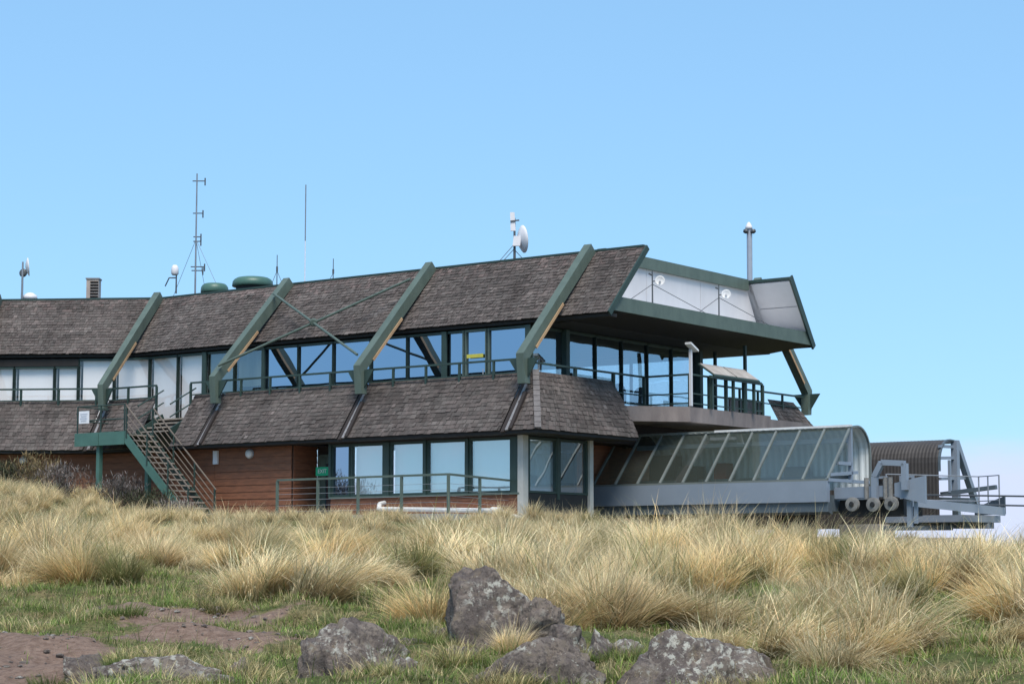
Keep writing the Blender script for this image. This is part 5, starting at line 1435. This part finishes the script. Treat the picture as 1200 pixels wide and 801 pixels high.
# ragged small tufts through the turf, green and dry
Vs, Cs = [], []
tx, ty = scatter(850, 20, 40, lambda x, y: (1 - sstep(soil_mask(x, y), 0.35, 0.6))*(0.25 + 0.75*clump(x, y, 1.1, 2.2)))
for i, (a, b) in enumerate(zip(tx, ty)):
    dry = rng.random() < 0.5
    pal_ = ((0.10, 0.09, 0.03), (0.40, 0.31, 0.14), (0.66, 0.54, 0.31)) if dry else ((0.06, 0.09, 0.018), (0.165, 0.235, 0.055), (0.30, 0.35, 0.12))
    V, C = tussock_arrays(80, 5000+i, 0.2, rng.random()*6.28, 1.1, pal_, K=3, height=0.30 if dry else 0.22, width=0.009, p_green=0.25)
    V = V*np.array([1, 1, 1])*rng.uniform(0.5, 1.25) + np.array([a, b, float(terrain(a, b))]); Vs.append(V); Cs.append(C)
o = bpy.data.objects.new('ragged_turf', blades_mesh('ragged_turf', np.concatenate(Vs), np.concatenate(Cs), 'grass_blade')); col.objects.link(o)
o['kind'] = 'stuff'; tag(o, 'ragged small tufts of green and dry grass in the foreground', 'grass')
x, y = scatter(60000, 21, 66, lambda x, y: (1 - sstep(soil_mask(x, y), 0.25, 0.5))*(0.30 + 0.70*sstep(y, 27, 38))*(0.15 + 0.85*clump(x, y, 1.7, 7.0)))
ok = np.array([not blocked(float(a), float(b), -0.3) for a, b in zip(x, y)]); x, y = x[ok], y[ok]
n_ = len(x)
cols = grade(n_, 3, (0.11, 0.10, 0.035), (0.32, 0.25, 0.12), (0.50, 0.41, 0.25), 0.25, alt=(0.11, 0.15, 0.04), p_alt=0.25)
V, C = blade_arrays(x, y, terrain(x, y)-0.01, rng.random(n_)*6.283, rng.uniform(0.12, 0.42, n_), rng.uniform(0.1, 0.9, n_), rng.uniform(0.2, 1.4, n_), rng.uniform(0.007, 0.014, n_), cols, 3)
o = bpy.data.objects.new('dry_grass', blades_mesh('dry_grass', V, C, 'grass_blade')); col.objects.link(o)
o['kind'] = 'stuff'; tag(o, 'loose dry grass lying between the tussocks', 'grass')
# pebbles on the bare soil
pb = []
base = bmesh.new(); bmesh.ops.create_icosphere(base, subdivisions=1, radius=1.0)
bv = np.array([v.co[:] for v in base.verts]); bf = [[v.index for v in f.verts] for f in base.faces]; base.free()
x, y = scatter(5000, 20, 43, lambda x, y: sstep(soil_mask(x, y), 0.3, 0.55) + 0.01)
mv, mf = [], []
for a, b in zip(x, y):
    s = 0.007 + 0.045*rng.random()**4
    q = bv*(1 + rng.normal(0, 0.18, bv.shape))*np.array([s*rng.uniform(0.8, 1.7), s, s*0.6]) + np.array([a, b, float(terrain(a, b)) + s*0.2])
    k = len(mv)*len(bv); mv.append(q); mf += [[i+k for i in f] for f in bf]
me = bpy.data.meshes.new('pebbles'); me.from_pydata(np.concatenate(mv).tolist(), [], mf); me.materials.append(MATS['lichen_rock'])
o = bpy.data.objects.new('pebbles', me); col.objects.link(o); o['kind'] = 'stuff'; tag(o, 'loose pebbles on the bare soil', 'pebbles')

# ------------------------------------------------------------------ shrubs by the stair
def shrub(px, d, wd, ht, pal, label, seed, n=1500, leafy=0.5):
    x = (px-600)/2400.0*d; z = float(terrain(x, d))
    t = thing('shrub', (x, d, z), label, 'shrub', None)
    r = np.random.default_rng(seed)
    m = MB()
    tips = []
    for k in range(46):
        a = r.random()*6.283; le = r.uniform(0.05, 0.9)
        p = Vector((x + r.normal(0, 0.06), d + r.normal(0, 0.06), z)); L_ = r.uniform(0.7, 1.0)
        for s_ in range(4):
            f = 0.25*L_
            q = p + Vector((math.cos(a)*math.sin(le)*wd*0.55*f*1.6, math.sin(a)*math.sin(le)*wd*0.55*f*1.6, ht*f*math.cos(le*0.7)))
            m.tube(p, q, 0.014*(1-0.2*s_), 0.014*(0.8-0.2*s_), n=4, cap=False); tips.append((q, a)); p = q
            a += r.normal(0, 0.35)
    m.build('stems', 'rail_brown', t)
    idx = r.integers(0, len(tips), n)
    B = np.array([tips[i][0][:] for i in idx]) + r.normal(0, 0.09, (n, 3))*np.array([wd, wd, ht*0.8])
    B[:, 2] = np.maximum(B[:, 2], z + 0.03)
    cols = grade(n, 2, *pal, 0.28)
    V, C = blade_arrays(B[:, 0]-x, B[:, 1]-d, B[:, 2]-z, r.random(n)*6.283, r.uniform(0.08, 0.26, n), r.uniform(0.0, 1.3, n), r.uniform(-0.3, 0.8, n), r.uniform(0.012, 0.035, n), cols, 2)
    o = bpy.data.objects.new('foliage', blades_mesh('foliage', V, C, 'twig')); col.objects.link(o); o.parent = t
GREYB = ((0.07, 0.06, 0.055), (0.17, 0.145, 0.135), (0.25, 0.22, 0.20))
BROWN = ((0.08, 0.06, 0.03), (0.21, 0.155, 0.075), (0.33, 0.26, 0.14))
DKGRN = ((0.03, 0.035, 0.02), (0.075, 0.08, 0.045), (0.13, 0.13, 0.08))
shrub(12, 66.5, 1.3, 0.95, DKGRN, 'dark green shrub at the left edge below the skirt roof', 1)
shrub(42, 66.0, 1.6, 1.25, BROWN, 'upright golden-brown bush in front of the left brown wall', 2)
shrub(72, 65.3, 1.6, 1.15, GREYB, 'grey-purple twiggy shrub left of the landing post', 3)
shrub(140, 66.5, 1.5, 1.0, GREYB, 'pale grey twiggy shrub right of the landing post', 4)
shrub(175, 66.2, 1.9, 0.9, DKGRN, 'dark spreading shrub under the outside stair', 5)
shrub(205, 65.6, 1.5, 0.72, GREYB, 'low grey shrub at the foot of the outside stair', 6)
shrub(1018, 62.0, 0.9, 0.55, ((0.05, 0.08, 0.02), (0.12, 0.18, 0.05), (0.2, 0.26, 0.1)), 'small green bush below the cable guide wheels', 7, n=700)
shrub(1062, 62.5, 1.0, 0.62, ((0.10, 0.05, 0.03), (0.24, 0.11, 0.06), (0.33, 0.19, 0.11)), 'rust-red bush below the end platform', 8, n=800)
